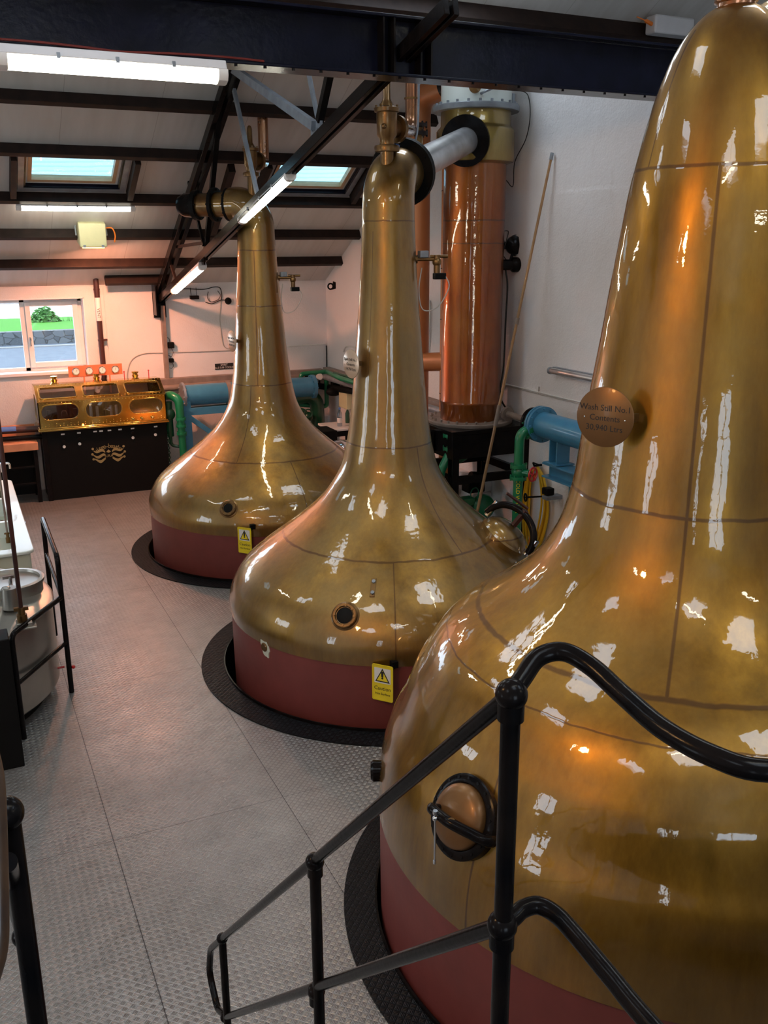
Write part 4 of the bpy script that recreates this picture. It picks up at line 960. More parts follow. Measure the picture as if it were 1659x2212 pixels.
# salmon pipes
sx_ = ony(905, 500, 9.1).x
t = thing('salmon_pipe', (sx_, 9.1, 0), 'salmon coloured riser pipe between the middle still and the column', 'pipe')
zh = ony(905, 208, 9.1).z; build('pipe', MB().tube(fillet([(sx_, 9.1, .0), (sx_, 9.1, zh), (4.74, 8.48, zh + .05)], .20, 8), .115, 32), m_salmon, t)
flange(t, (4.725, 8.58, zh + .042), (4.74 - sx_, -.62, .05), .16, .04, m_steel, 0)
zq = ony(940, 780, 9.1).z; q = MB(); q.cyl((sx_, 9.1, zq), (4.80, 8.62, zq + .05), .10, seg=28); build('branch', q, m_salmon, t)
a = ony(957, 600, 8.7); t = thing('salmon_pipe', (a.x + .05, 8.7, 0), 'salmon coloured riser pipe mostly hidden behind the left side of the column', 'pipe')
q = MB(); q.cyl((a.x + .075, 8.7, 0), (a.x + .075, 8.7, colz(260)), .09, seg=28); build('pipe', q, m_salmon, t)
for yy in (412, 580, 690, 850): zz = ony(957, yy, 8.7).z; q = MB(); q.cyl((a.x + .075, 8.7, zz - .004), (a.x + .075, 8.7, zz + .004), .0925, seg=28); build('joint_ring', q, m_timber, t)

# black twin sounders on the column side
pc = onx(1108, 530, 4.92); t = thing('sounder', pc, 'round black sounder with coiled wires, upper one beside the column', 'alarm')
c = ony(1112, 530, 8.0); n = Vector((-.45, -.9, 0)).normalized(); M = frame(c - n * .06, n)
q = MB(); q.lathe([(.06, -.04), (.085, .0), (.092, .02), (.088, .05), (.06, .06), (.03, .075), (.005, .078)], M=M, seg=36); build('dome', q, m_steel, t)
q = MB(); q.box(c - n * .09 + Vector((-.09, 0, -.0)), (.06, .06, .07)); build('base', q, m_matt, t, bev=.004)
q = MB(); q.tube(smooth_path([c + Vector((-.12, 0, .02)), c + Vector((-.14, 0, .12)), c + Vector((-.08, 0, .13)), c + Vector((-.10, 0, .04)), c + Vector((-.13, 0, -.08)), c + Vector((-.09, 0, -.14))], 6), .005, 6); q.torus(M @ Matrix.Translation((.02, 0, .01)), .098, .004, 28, 6); build('wiring', q, m_cable, t)
c2_ = ony(1104, 572, 8.0); t = thing('sounder', c2_, 'black barrel shaped sounder, lower one beside the column', 'alarm')
q = MB(); q.cyl(c2_ + Vector((-.12, 0, 0)), c2_ + Vector((.02, 0, 0)), .052, seg=28); build('body', q, m_steel, t)
q = MB(); q.lathe([(.055, -.05), (.072, -.03), (.074, .02), (.06, .04), (.01, .05)], M=frame(c2_ + Vector((.05, 0, 0)), (1, -.15, 0)), seg=28); build('horn', q, m_steel, t)
q = MB(); q.cyl(c2_ + Vector((0, .02, .03)), c + Vector((0, .03, -.06)), .014, seg=10); build('bracket', q, m_steel, t)
q = MB(); q.tube(smooth_path([c2_ + Vector((-.06, 0, -.05))] + [ony(x_, y_, 8.0) for x_, y_ in ((1096, 620), (1092, 700), (1088, 790), (1080, 850))] + [onx(1092, 880, XR - .03), onx(1112, 898, XR - .03)], 8), .009, 8)
build('black_hose', q, m_cable, label='black cable dropping from the sounders down beside the column', cat='cable')

# long pole leaning on the wall
pt_ = onx(1193, 330, XR - .03); pb = Vector((3.95, 8.25, .0)); d = ray(1032, 1100)
k = 1.0; pb2 = CAM + d * 1.0
# foot chosen on the line of sight behind the middle still
foot = CAM + d * (7.58 / d.y); dirp = (foot - pt_); foot0 = pt_ + dirp * (pt_.z / (pt_.z - foot.z))
t = thing('long_pole', foot0, 'long thin varnished pole leaning against the right wall', 'pole')
build('shaft', MB().tube([foot0, pt_], [.016, .012], 12), m_pole, t)
for a_, b_, r_0 in ((.38, .43, .021), (.62, .635, .019)): q = MB(); q.cyl(foot0.lerp(pt_, a_), foot0.lerp(pt_, b_), r_0, seg=12); build('binding', q, m_trunk, t)
q = MB(); q.cyl(foot0.lerp(pt_, .985), pt_, .017, seg=12); build('tip', q, m_grey, t)

# ================================================================= RIGHT WALL
def wall_pipe(pts, r, mat, nm, label, cat='conduit', off=.02, n=5, group=None):
    return build(nm, MB().tube(smooth_path([onx(x_, y_, XR - off) for x_, y_ in pts], n), r, 8), mat, label=label, cat=cat, group=group)
wall_pipe([(1087, 829), (1130, 839), (1200, 856), (1262, 870)], .008, m_whitep, 'wall_conduit', 'upper pale conduit running along the right wall below the unlit tube')
wall_pipe([(1087, 832), (1130, 843), (1200, 860), (1262, 875)], .005, m_cablew, 'wall_conduit', 'thin lower conduit running just under the pale one on the right wall')
wall_pipe([(1164, 835), (1163, 850)], .006, m_cablew, 'wall_conduit', 'short vertical stub of conduit on the right wall')
wall_pipe([(1128, 925), (1135, 911), (1160, 911), (1250, 932)], .007, m_cablew, 'wall_conduit', 'bent pale conduit just above the blue cooler shell')
wall_pipe([(920, 650), (928, 655), (928, 700), (924, 760)], .012, m_whitep, 'wall_conduit', 'white bent pipe on the wall seen between the middle still and the column')
wall_pipe([(742, 760), (744, 752), (752, 748), (775, 752)], .010, m_whitep, 'wall_conduit', 'white bent conduit on the right wall behind the middle still nameplate')
p = onx(722, 617, XR); t = thing('wall_bracket', p, 'small black eye bracket high in the far right corner', 'bracket')
q = MB(); M = frame(p, (-1, 0, 0)); q.prism([(-.06, -.06), (.06, -.04), (.06, .05), (-.02, .06)], M, 0, .012); q.torus(M @ Matrix.Translation((-.02, -.01, .05)) @ Matrix.Rotation(PI / 2, 4, 'Y'), .04, .012, 20, 8); build('plate', q, m_matt, t)
# grey brown boxed trunking round the corner
t = thing('pipe_trunking', (2.7, YW - .1, 1.28), 'long grey brown boxed trunking along the far wall above the blue shell', 'trunking')
a = ony(345, 838, YW - .1); b = ony(703, 798, YW - .1); q = MB(); q.bb((a.x, YW - .12, 1.33), (XR - .12, YW - .003, 1.42)); build('casing', q, m_trunk, t, bev=.005)
q = MB(); q.cyl((a.x - .1, YW - .16, 1.29), (XR - .2, YW - .16, 1.33), .045, seg=18); build('lagged_pipe', q, m_trunk, t)
t = thing('pipe_trunking', (XR - .06, 10.5, 1.33), 'grey brown trunking and pipe along the right wall behind the still', 'trunking')
q = MB(); q.bb((XR - .12, 8.75, 1.36), (XR - .013, YW - .12, 1.45)); build('casing', q, m_trunk, t, bev=.005)
q = MB(); q.cyl((XR - .17, YW - .2, 1.33), (XR - .17, 8.7, 1.38), .045, seg=18); build('lagged_pipe', q, m_grey, t)
q = MB(); q.cyl(onx(1094, 893, XR - .2), onx(1152, 912, XR - .25), .03, seg=16); q.cyl(onx(1094, 893, XR - .2), onx(1098, 895, XR - .2), .07, seg=18); build('steam_pipe', q, m_trunk, label='brown pipe stub with flange running into the blue shell end', cat='pipe')

# blue shell on its bracket, right
BX = XR - .33; A = onx(1172, 917, BX); R = .118
t = thing('blue_cooler', A, 'blue painted cooler shell on a blue bracket along the right wall', 'cooler')
B = Vector((BX, A.y - 2.2, A.z)); build('shell', MB().cyl(A, B, R, seg=40), m_blue, t)
flange(t, A, (0, 1, 0), R * 1.42, .03, m_blue, 12, .010); flange(t, A + Vector((0, .04, 0)), (0, 1, 0), R * 1.42, .025, m_blue, 0)
build('end_box', MB().cyl(A + Vector((0, .05, 0)), A + Vector((0, .14, 0)), R * 1.1, seg=36), m_matt, t)
flange(t, A + Vector((0, .15, 0)), (0, 1, 0), R * 1.15, .03, m_steel, 0)
for yy in (A.y - .28, A.y - 1.5):
    q = MB(); q.bb((BX - .07, yy - .06, A.z - .30), (BX + .07, yy - .05, A.z - R * .8)); q.bb((BX - .07, yy + .05, A.z - .30), (BX + .07, yy + .06, A.z - R * .8)); q.bb((BX - .004, yy - .06, A.z - .3), (BX + .004, yy + .06, A.z - R * .8)); q.bb((BX - .10, yy - .10, A.z - .31), (BX + .10, yy + .10, A.z - .30)); build('saddle', q, m_blue, t, smooth=False)
q = MB(); q.bb((BX - .09, A.y - 2.2, A.z - .33), (BX + .09, A.y - .15, A.z - .315)); q.bb((BX - .09, A.y - 2.2, A.z - .45), (BX + .09, A.y - .15, A.z - .435)); q.bb((BX - .01, A.y - 2.2, A.z - .44), (BX + .01, A.y - .15, A.z - .32)); build('bracket_rail', q, m_blue, t, smooth=False)
for yy in (A.y - .55, A.y - 1.9):
    q = MB(); q.bb((BX - .04, yy - .05, 0), (BX + .04, yy - .035, A.z - .45)); q.bb((BX - .04, yy + .035, 0), (BX + .04, yy + .05, A.z - .45)); q.bb((BX - .006, yy - .04, 0), (BX + .006, yy + .04, A.z - .45)); build('leg', q, m_blue, t)
# green pipe with valve and red handwheel
gx = BX - .22; a = onx(1122, 960, gx); gy = a.y
g1 = onx(1143, 930, gx + .06)
t = thing('green_pipe', (gx, gy, 0), 'green pipe with flanged elbow into the blue cooler and a red handwheel valve', 'pipe')
ztop = A.z - .05
q = MB(); q.tube(fillet([(gx, gy, 0), (gx, gy, ztop), (BX - .02, A.y + .05, ztop)], .10, 8), .045, 22); build('pipe', q, m_green, t)
nn = (Vector((BX, A.y, 0)) - Vector((gx, gy, 0))).normalized()
flange(t, Vector((BX - .02, A.y + .05, ztop)) - nn * .10, nn, .088, .035, m_green, 8, .008)
zv0, zv1 = onx(1120, 1006, gx).z, onx(1120, 1032, gx).z
flange(t, (gx, gy, zv0), (0, 0, 1), .078, .03, m_green, 6, .009); flange(t, (gx, gy, zv1), (0, 0, 1), .078, .03, m_green, 6, .009)
q = MB(); q.ball((gx, gy, (zv0 + zv1) / 2), .066, 20, (1, 1, 1.05)); q.cyl((gx, gy, (zv0 + zv1) / 2), (gx + .05, gy - .11, (zv0 + zv1) / 2), .034, seg=16); build('valve_body', q, m_green, t)
hw = Vector((gx + .06, gy - .15, (zv0 + zv1) / 2)); M = frame(hw, (.35, -.9, 0)); q = MB(); q.torus(M, .062, .009, 28, 8)
for k in range(5): a_ = 2 * PI * k / 5; q.tube([M @ Vector((0, 0, 0)), M @ Vector((.06 * math.cos(a_), .06 * math.sin(a_), 0))], .006, 6)
q.cyl(M @ Vector((0, 0, -.05)), M @ Vector((0, 0, .012)), .012, seg=10); build('handwheel', q, m_redv, t, label='red handwheel')
q = MB(); z_ = onx(1118, 1070, gx).z; nrm = (CAM - Vector((gx, gy, CH))).normalized(); Mt = frame(Vector((gx, gy, z_)) + nrm * .0458, nrm) @ Matrix.Rotation(-PI / 2, 4, 'Z'); text_mb(q, 'COLD WATER', .05, Mt, .0005); build('lettering', q, m_yel, t, smooth=False)
# yellow hose coil hung on a hook
hk = onx(1172, 1004, XR); t = thing('hose_coil', hk, 'yellow hose hung in long loops from a hook on the right wall', 'hose')
rr = random.Random(11)
for k in range(7):
    top = Vector((XR - .05 - .012 * (k % 3), hk.y + rr.uniform(-.03, .03), hk.z - .02)); w = rr.uniform(.10, .23); L = rr.uniform(.74, .93); lean = -.02
    ptsl = [top, top + Vector((-.01, w * .7, -.10)), top + Vector((0, w, -L * .45)), top + Vector((.0, w * .75 + .02, -L * .85)), top + Vector((.0, .04, -L)), top + Vector((0, -w * .5 + .02, -L * .85)), top + Vector((0, -w * .9, -L * .45)), top + Vector((-.01, -w * .6, -.10)), top]
    build('loop', MB().tube(smooth_path(ptsl, 6), .0105, 8), m_yellow, t)
q = MB(); e = top + Vector((-.05, -.04, -.64)); q.cyl(e, e + Vector((-.0, .03, -.15)), .022, .03, 16); build('hose_coupling', q, m_orangep, t)
q = MB(); q.cyl(top + Vector((-.04, -.01, -.06)), top + Vector((-.04, -.01, -.13)), .017, seg=12); build('hose_tag', q, m_orangep, t)
q = MB(); q.tube([Vector((XR, hk.y, hk.z)), Vector((XR - .10, hk.y, hk.z)), Vector((XR - .11, hk.y, hk.z + .03))], .012, 8); q.cyl((XR - .08, hk.y - .05, hk.z + .02), (XR - .08, hk.y + .05, hk.z + .02), .007, seg=8); build('hook', q, m_matt, t)
# little bracket valve beside the hose
c = onx(1184, 1072, XR - .12); t = thing('wall_valve', c, 'small dark valve on a steel bracket right of the yellow hose', 'valve')
q = MB(); q.box(c + Vector((.03, -.04, .0)), (.20, .09, .035)); build('bracket', q, m_grey, t, bev=.004)
q = MB(); q.box(c + Vector((-.01, -.01, .055)), (.09, .09, .07)); build('valve_body', q, m_matt, t, bev=.01)
q = MB(); q.cyl(c + Vector((-.05, .02, .0)), c + Vector((-.22, .06, .0)), .009, seg=8); q.torus(frame(c + Vector((-.22, .06, 0)), (-1, .25, 0)), .035, .009, 20, 8); build('handle', q, m_matt, t)
# steps of the wall plinth catching the light
q = MB(); q.bb((XR - .26, 8.35, 0), (XR - .013, 9.4, .62)); q.bb((XR - .13, 8.35, .62), (XR - .013, 9.4, .74)); build('wall_plinth', q, m_wall, kind='structure', smooth=False, origin=(0, 0, 0), bev=.02).name = 'baseboard_right'
# green pump behind the middle still
c = ony(1046, 1094, 8.0); t = thing('pump', c, 'green pump with round domed cover behind the middle still shoulder', 'pump')
n = Vector((-.15, -1, .25)).normalized(); M = frame(c, n)
q = MB(); q.lathe([(.105, -.06), (.128, -.05), (.130, -.02), (.115, .01), (.07, .03), (.005, .036)], M=M, seg=44); build('cover', q, m_green, t)
q = MB(); q.cyl(c - n * .05, c - n * .30, .07, seg=28); build('casing', q, m_green, t)
q = MB(); q.bb((c.x - .25, c.y + .02, c.z + .02), (c.x - .10, c.y + .14, c.z + .10)); q.bb((c.x - .25, c.y + .02, .0), (c.x - .20, c.y + .14, c.z + .02)); q.bb((c.x - .12, c.y + .1, 0), (c.x + .08, c.y + .25, c.z - .04)); build('mount', q, m_green, t, bev=.006)
q = MB(); q.box(c + Vector((-.02, .2, .20)), (.20, .16, .16)); q.cyl(c + Vector((-.06, .2, .28)), c + Vector((.08, .2, .26)), .06, seg=18); build('motor', q, m_matt, t, bev=.012)
q = MB(); q.torus(frame(c + Vector((-.09, .05, .14)), (.3, -1, 0)), .06, .006, 24, 6); build('ring_guard', q, m_green, t)
q = MB(); q.box(ony(977, 1062, 8.3), (.09, .10, .12)); build('junction_box', q, m_cream, label='small cream box low behind the middle still, left of the stand leg', cat='box', bev=.004)
q = MB(); q.bb((4.46, 8.9, 0), (4.56, 8.97, 1.2)); build('blue_post', q, m_blue, smooth=False, label='slim blue steel post behind the black column stand', cat='post')

# ================================================================= FAR CORNER PIPEWORK
def P(x_, y_, Y): return ony(x_, y_, Y)
Yg = 12.75
t = thing('blue_cooler', P(430, 850, Yg), 'blue cooler shell on a blue steel frame along the far wall', 'cooler')
a = P(372, 860, Yg); b = P(672, 826, Yg); zc_ = (a.z + b.z) / 2 - .02; Rb = .145
q = MB(); q.cyl((a.x + .15, Yg, zc_), (b.x, Yg, zc_), Rb, seg=36); build('shell', q, m_blue, t)
flange(t, (b.x + .02, Yg, zc_), (1, 0, 0), Rb * 1.2, .05, m_blue, 10); flange(t, (a.x + .15, Yg, zc_), (1, 0, 0), Rb * 1.25, .03, m_grey, 10)
q = MB(); c = P(492, 845, Yg); q.cyl((c.x - .03, Yg, zc_), (c.x + .03, Yg, zc_), Rb * 1.08, seg=32); build('strap', q, m_trunk, t)
for px in (403, 560):
    x_ = P(px, 900, Yg - .05).x; q = MB(); q.bb((x_ - .05, Yg - .13, 0), (x_ + .05, Yg - .115, zc_ - .05)); q.bb((x_ - .05, Yg + .05, 0), (x_ + .05, Yg + .065, zc_ - .05)); q.bb((x_ - .008, Yg - .12, 0), (x_ + .008, Yg + .06, zc_ - .05)); q.bb((x_ - .07, Yg - .14, zc_ - .22), (x_ + .07, Yg + .08, zc_ - .20)); build('leg', q, m_blue, t, smooth=False)
zr_ = P(430, 885, Yg).z; x0_, x1_ = P(400, 900, Yg).x, P(565, 900, Yg).x
q = MB(); q.bb((x0_, Yg - .13, zr_ - .05), (x1_, Yg - .06, zr_ + .05)); build('rail', q, m_blue, t, bev=.003)
q = MB(); q.bar((x0_, Yg - .1, zr_ - .05), (x0_ + .55, Yg - .1, zr_ - .50), .05, .07, (0, 0, 1)); build('brace', q, m_blue, t, bev=.003)
t = thing('green_pipe', P(450, 865, 12.95), 'dark green pipe running behind the blue frame on the far wall', 'pipe')
q = MB(); q.cyl((a.x + .1, 12.95, zc_ - .26), (b.x, 12.95, zc_ - .24), .06, seg=20); build('pipe', q, m_greend, t)
q = MB(); q.cyl((x0_ - .05, 12.9, .40), (x0_ + .7, 12.9, .42), .025, seg=14); build('low_pipe', q, m_greend, t)
# green pipe with valve beside the spirit safe
c = P(385, 860, 12.55); zf = P(385, 935, 12.55).z
t = thing('green_pipe', (c.x, 12.55, 0), 'green pipe and valve standing beside the spirit safe', 'pipe')
q = MB(); q.tube(fillet([(c.x - .12, 12.8, c.z + .0), (c.x - .08, 12.6, c.z + .04), (c.x, 12.52, c.z - .02), (c.x + .01, 12.52, .75), (c.x + .02, 12.52, 0)], .09, 8), [.06] * 19 + [.05] * 20 + [.034] * 9, 18); build('pipe', q, m_green, t)
for yy in (905, 920, 937): flange(t, (c.x + .01, 12.52, P(385, yy, 12.52).z), (0, 0, 1), .068, .03, m_green, 6, .007)
q = MB(); q.cyl((c.x - .13, 12.62, c.z - .05), (c.x - .13, 12.62, zf - .05), .055, seg=18); q.tube(fillet([(c.x - .13, 12.6, zf), (c.x - .13, 12.6, zf - .18), (c.x + .0, 12.56, zf - .20)], .06), .022, 12); q.ball((c.x - .13, 12.6, c.z - .22), .085, 16); build('valve_body', q, m_greend, t)
# green loop and big swan bend in the corner
Yk = 12.9
gl = [P(640, 868, Yk), P(650, 866, Yk), P(651, 812, Yk), P(660, 806, Yk), P(706, 803, Yk)]
t = thing('green_pipe', P(706, 803, Yk), 'bright green small bore pipe looping in the far corner', 'pipe')
cr_ = P(706, 803, Yk); crx = Vector((XR - .25, Yk, cr_.z))
q = MB(); q.tube(fillet([P(625, 858, Yk), P(651, 868, Yk), P(650, 808, Yk), cr_, onx(735, 817, XR - .3), onx(770, 828, XR - .3)], .05), .034, 14); build('upper_run', q, m_green, t)
q = MB(); q.tube(fillet([cr_ + Vector((-.02, -.02, -.02)), P(706, 878, Yk - .05), P(660, 875, Yk - .05), P(640, 873, Yk)], .06), .034, 14); build('drop_loop', q, m_green, t)
q = MB(); q.tube(fillet([onx(722, 806, XR - .22), onx(745, 812, XR - .22), onx(790, 826, XR - .22)], .04), .022, 12); build('thin_run', q, m_greend, t)
t = thing('green_pipe', P(686, 925, 12.8), 'thick dark green swan bend pipe in the far corner', 'pipe')
q = MB(); q.tube(fillet([P(628, 860, 12.8), P(683, 852, 12.8), P(687, 920, 12.8), (P(687, 920, 12.8).x, 12.8, 0)], .28, 10), .105, 28); build('pipe', q, m_greend, t)
q = MB(); q.tube(fillet([P(640, 885, 12.7), P(660, 887, 12.7), P(664, 915, 12.7)], .08), .035, 12); q.ball(P(666, 900, 12.7), .07, 14); q.torus(frame(P(666, 893, 12.6), (0, -1, .2)), .06, .01, 24, 8); build('small_valve', q, m_greend, t)
# black valves and gauge
t = thing('valve_train', P(690, 833, 12.95), 'black pipe with valves and a round gauge under the green pipe', 'valves')
q = MB(); q.cyl(P(640, 828, 12.98), P(704, 836, 12.98), .045, seg=18); q.cyl(onx(708, 836, XR - .12), onx(790, 850, XR - .12), .045, seg=18); q.ball(P(662, 833, 12.95), .09, 16, (.7, 1, 1.2)); q.box(P(725, 826, 12.7), (.12, .1, .22)); q.ball(P(722, 846, 12.6), .13, 18, (1, .6, .5)); build('pipe', q, m_matt, t)
q = MB(); q.cyl(P(663, 828, 12.95), P(663, 812, 12.95), .03, seg=12); q.cyl(P(690, 830, 12.95), P(690, 818, 12.95), .012, seg=10); build('stem', q, m_matt, t)
M = frame(P(690, 814, 12.88), (-.1, -1, .2)); q = MB(); q.lathe([(.045, -.02), (.052, 0), (.052, .015), (.046, .02)], M=M, seg=28); build('gauge', q, m_paper, t)
q = MB(); q.tube(fillet([onx(736, 815, XR - .10), onx(738, 845, XR - .10), onx(740, 860, XR - .1)], .02), .02, 10); build('brown_pipe', q, m_vent, label='short red brown pipe on the right wall behind the green pipe', cat='pipe')
c = onx(747, 862, XR - .07); q = MB(); q.box(c, (.10, .30, .26)); bx = build('junction_box', q, m_cream, label='cream junction box on the right wall above the bottle', cat='box', bev=.01)
# table with bottle
za = onx(738, 915, 4.75); zt_ = .74
cA = onz(745, 918, zt_); cA.x = 4.87; t = thing('side_table', (cA.x, cA.y, 0), 'small black table with a pale top in the far corner', 'table')
tw_, td = .46, .56
build('top', MB().box((cA.x + .06, cA.y + .02, zt_ - .015), (tw_, td, .03)), m_white, t, bev=.006)
build('apron', MB().box((cA.x + .06, cA.y + .02, zt_ - .07), (tw_ - .03, td - .03, .08)), m_matt, t, bev=.003)
for sx__ in (-1, 1):
    for sy__ in (-1, 1): build('leg', MB().cyl((cA.x + .06 + sx__ * (tw_ / 2 - .03), cA.y + .02 + sy__ * (td / 2 - .03), 0), (cA.x + .06 + sx__ * (tw_ / 2 - .03), cA.y + .02 + sy__ * (td / 2 - .03), zt_ - .1), .016, seg=10), m_matt, t)
bc_ = onz(734, 922, zt_); bc_ = Vector((cA.x + .0, cA.y - .05, zt_)); bp = onz(734, 921, zt_); bp.z = zt_
t = thing('bottle', bp, 'clear plastic water bottle with white label and blue cap on the corner table', 'bottle')
q = MB(); q.lathe([(.030, .0), (.036, .01), (.036, .12), (.034, .13), (.036, .15), (.034, .19), (.014, .235), (.012, .245)], tuple(bp), 28); build('body', q, m_bottle, t)
q = MB(); q.lathe([(.0368, .055), (.0372, .06), (.0372, .12), (.0368, .125)], tuple(bp), 28, caps=False); build('paper_label', q, m_paper, t)
q = MB(); q.lathe([(.015, .243), (.015, .265), (.013, .268)], tuple(bp), 20); build('cap', q, m_bluebits, t)
b2 = onz(751, 915, zt_); b2 = Vector((b2.x + .02, b2.y + .05, zt_)); t = thing('bottle', b2, 'green bottle half hidden behind the middle still, on the corner table', 'bottle')
q = MB(); q.lathe([(.03, 0), (.033, .01), (.033, .14), (.012, .19), (.012, .21)], tuple(b2), 24); build('body', q, m_greend, t)
q = MB(); q.lathe([(.014, .21), (.014, .23)], tuple(b2), 16); build('cap', q, m_matt, t)
# polished pot lid on the floor beyond the far still shoulder
c = P(738, 965, 10.9); t = thing('polished_vessel', c, 'rounded bright metal vessel behind the shoulder of the farthest still', 'vessel')
q = MB(); q.lathe([(.15, -.3), (.16, -.03), (.165, 0), (.15, .04), (.10, .075), (.005, .09)], tuple(c), 36); build('lid', q, m_chrome, t)
q = MB(); q.lathe([(.13, -c.z), (.13, -.3)], tuple(c), 28); build('body', q, m_matt, t)
c = P(694, 930, 11.8); q = MB(); q.bb((c.x - .25, 11.7, 0), (c.x + .2, 12.1, c.z)); build('equipment_cabinet', q, m_matt, label='low black cabinet below the thick green bend in the corner', cat='cabinet', bev=.01)

# ================================================================= FAR WALL FITTINGS
def wsign(px, w, h, lines, label):
    c = ony(*px, YW - .004); M = frame(c, (0, -1, 0)) @ Matrix.Rotation(0, 4, 'Z'); t = build('sign_board', MB().box((0, 0, .004), (w, h, .008), M), m_ink, label=label, cat='sign', smooth=False)
    q = MB()
    for s_, sz, dy in lines: text_mb(q, s_, sz, M @ Matrix.Translation((0, dy, .0085)), .0004)
    build('lettering', q, m_whitep, t, smooth=False)
wsign((484, 791), .27, .085, (('SPIRIT', .040, .021), ('No.2 SUB COOLER', .036, -.018)), 'small black sign with white lettering on the far wall left of the farthest still')
q = MB(); q.tube(smooth_path([ony(x_, y_, YW - .015) for x_, y_ in ((346, 640), (362, 627), (400, 624), (440, 625), (462, 620), (475, 622), (479, 636), (478, 648))], 5), .007, 6); build('wall_cable', q, m_cable, label='dark cable looping across the top of the far wall', cat='cable')
q = MB(); q.tube(smooth_path([ony(x_, y_, YW - .02) for x_, y_ in ((450, 630), (448, 642), (455, 652), (470, 648), (476, 638), (470, 628))], 6), .005, 6); q.tube(smooth_path([ony(x_, y_, YW - .02) for x_, y_ in ((444, 653), (458, 656), (472, 650), (480, 648), (490, 649))], 5), .006, 6); build('cable_coil', q, m_cable, label='loose coil of cable beside the round black bell', cat='cable')
c = ony(492, 650, YW); t = thing('alarm_bell', c, 'round black bell on the far wall', 'bell')
q = MB(); q.lathe([(.045, 0), (.05, .02), (.04, .045), (.01, .055)], M=frame(c, (0, -1, 0)), seg=28); build('gong', q, m_matt, t)
q = MB(); q.box((c.x, YW - .005, c.z), (.05, .01, .05)); build('back_plate', q, m_matt, t)
c = ony(418, 642, YW); t = thing('emergency_light', c, 'small black box lamp hung on two wires, top of the far wall', 'lamp')
q = MB(); q.box((c.x, YW - .05, c.z), (.12, .07, .05)); build('body', q, m_matt, t, bev=.005)
q = MB()
for dx in (-.04, .04): q.cyl((c.x + dx, YW - .03, c.z), (c.x + dx, YW - .012, c.z + .13), .004, seg=6)
build('hanger', q, m_cable, t)
for (px, lab, sc_) in (((368, 745), 'upper black plug adapter on the far wall right of the post', .085), ((369, 778), 'lower small black plug on the far wall right of the post', .06)):
    c = ony(*px, YW); t = thing('plug_adapter', c, lab, 'plug'); q = MB(); q.box((c.x, YW - .035, c.z), (sc_, .07, sc_ * .95)); build('body', q, m_matt, t, bev=.008)
    q = MB(); q.tube(smooth_path([(c.x - .01, YW - .03, c.z + sc_ * .5), (c.x - .02, YW - .02, c.z + sc_ * 1.1), (c.x - .07, YW - .02, c.z + sc_ * 1.3)], 5), .004, 6); q.tube(smooth_path([(c.x, YW - .03, c.z - sc_ * .45), (c.x + .03, YW - .02, c.z - sc_ * 1.2), (c.x, YW - .02, c.z - sc_ * 1.9), (c.x - .03, YW - .02, c.z - sc_ * 1.7)], 5), .003, 6); build('lead', q, m_cable, t)
q = MB(); q.tube(smooth_path([ony(x_, y_, YW - .008) for x_, y_ in ((275, 828), (276, 800), (286, 776), (310, 764), (350, 762), (420, 760), (500, 757), (520, 756))], 6), .007, 6); build('wall_conduit', q, m_cablew, label='thin pale conduit curving up behind the safe and along the far wall', cat='conduit')
q = MB(); q.tube(smooth_path([ony(x_, y_, YW - .01) for x_, y_ in ((477, 650), (475, 690), (480, 735), (486, 750), (500, 755))], 6), .006, 6); build('wall_conduit', q, m_cablew, label='pale wire dropping down the far wall from the bell', cat='conduit')
q = MB(); q.tube([ony(621, 748, YW - .01), ony(660, 746, YW - .01), ony(705, 743, YW - .01)], .009, 6); build('wall_conduit', q, m_whitep, label='white conduit on the far wall between the farthest still and the corner', cat='conduit')
q = MB(); q.cyl((XR - .02, YW - .02, ony(707, 746, YW).z), (XR - .02, YW - .02, ony(707, 800, YW).z), .008, seg=6); build('corner_wire', q, m_cable, label='short dark wire in the far corner above the trunking', cat='wire')
# conduit on the far left wall top
q = MB(); q.tube([ony(-6, 588, YW - .07), ony(40, 590, YW - .07), ony(180, 596, YW - .07)], .01, 8); build('wall_conduit', q, m_trunk, label='thin pipe along the very top of the far wall above the window', cat='conduit')
# vent pipe
v0 = ony(201, 583, YW - .13); v1 = ony(227, 792, YW - .13); vx = (v0.x + v1.x) / 2
t = thing('vent_pipe', (vx, YW - .13, v1.z), 'red brown vent pipe on the far wall left of the post, labelled VENT', 'pipe')
zz = ony(215, 825, YW - .13).z
q = MB(); q.tube(fillet([(vx, YW - .13, v0.z + .03), (vx, YW - .13, zz + .02), (vx - .1, YW - .15, zz - .09), (vx - .22, YW - .15, zz - .05)], .07, 8), .036, 18); build('pipe', q, m_vent, t)
for yy in (625, 735): z_ = ony(213, yy, YW - .13).z; q = MB(); q.cyl((vx, YW - .13, z_ - .012), (vx, YW - .13, z_ + .012), .041, seg=18); q.box((vx + .03, YW - .09, z_), (.11, .08, .02)) if yy > 700 else None; build('clamp', q, m_vent, t)
zl0, zl1 = ony(210, 643, YW - .13).z, ony(216, 693, YW - .13).z
q = MB(); q.lathe([(.0368, zl1), (.0372, zl1 + .001), (.0372, zl0), (.0368, zl0 + .001)], (vx, YW - .13, 0), 24, caps=False); lb = build('white_label', q, m_paper, t)
q = MB(); nr = Vector((-.12, -1, 0)).normalized(); M = frame(Vector((vx, YW - .13, (zl0 + zl1) / 2 - .05)) + nr * .0378, nr) @ Matrix.Rotation(-PI / 2, 4, 'Z'); text_mb(q, 'VENT', .052, M, .0004); build('lettering', q, m_ink, lb, smooth=False)

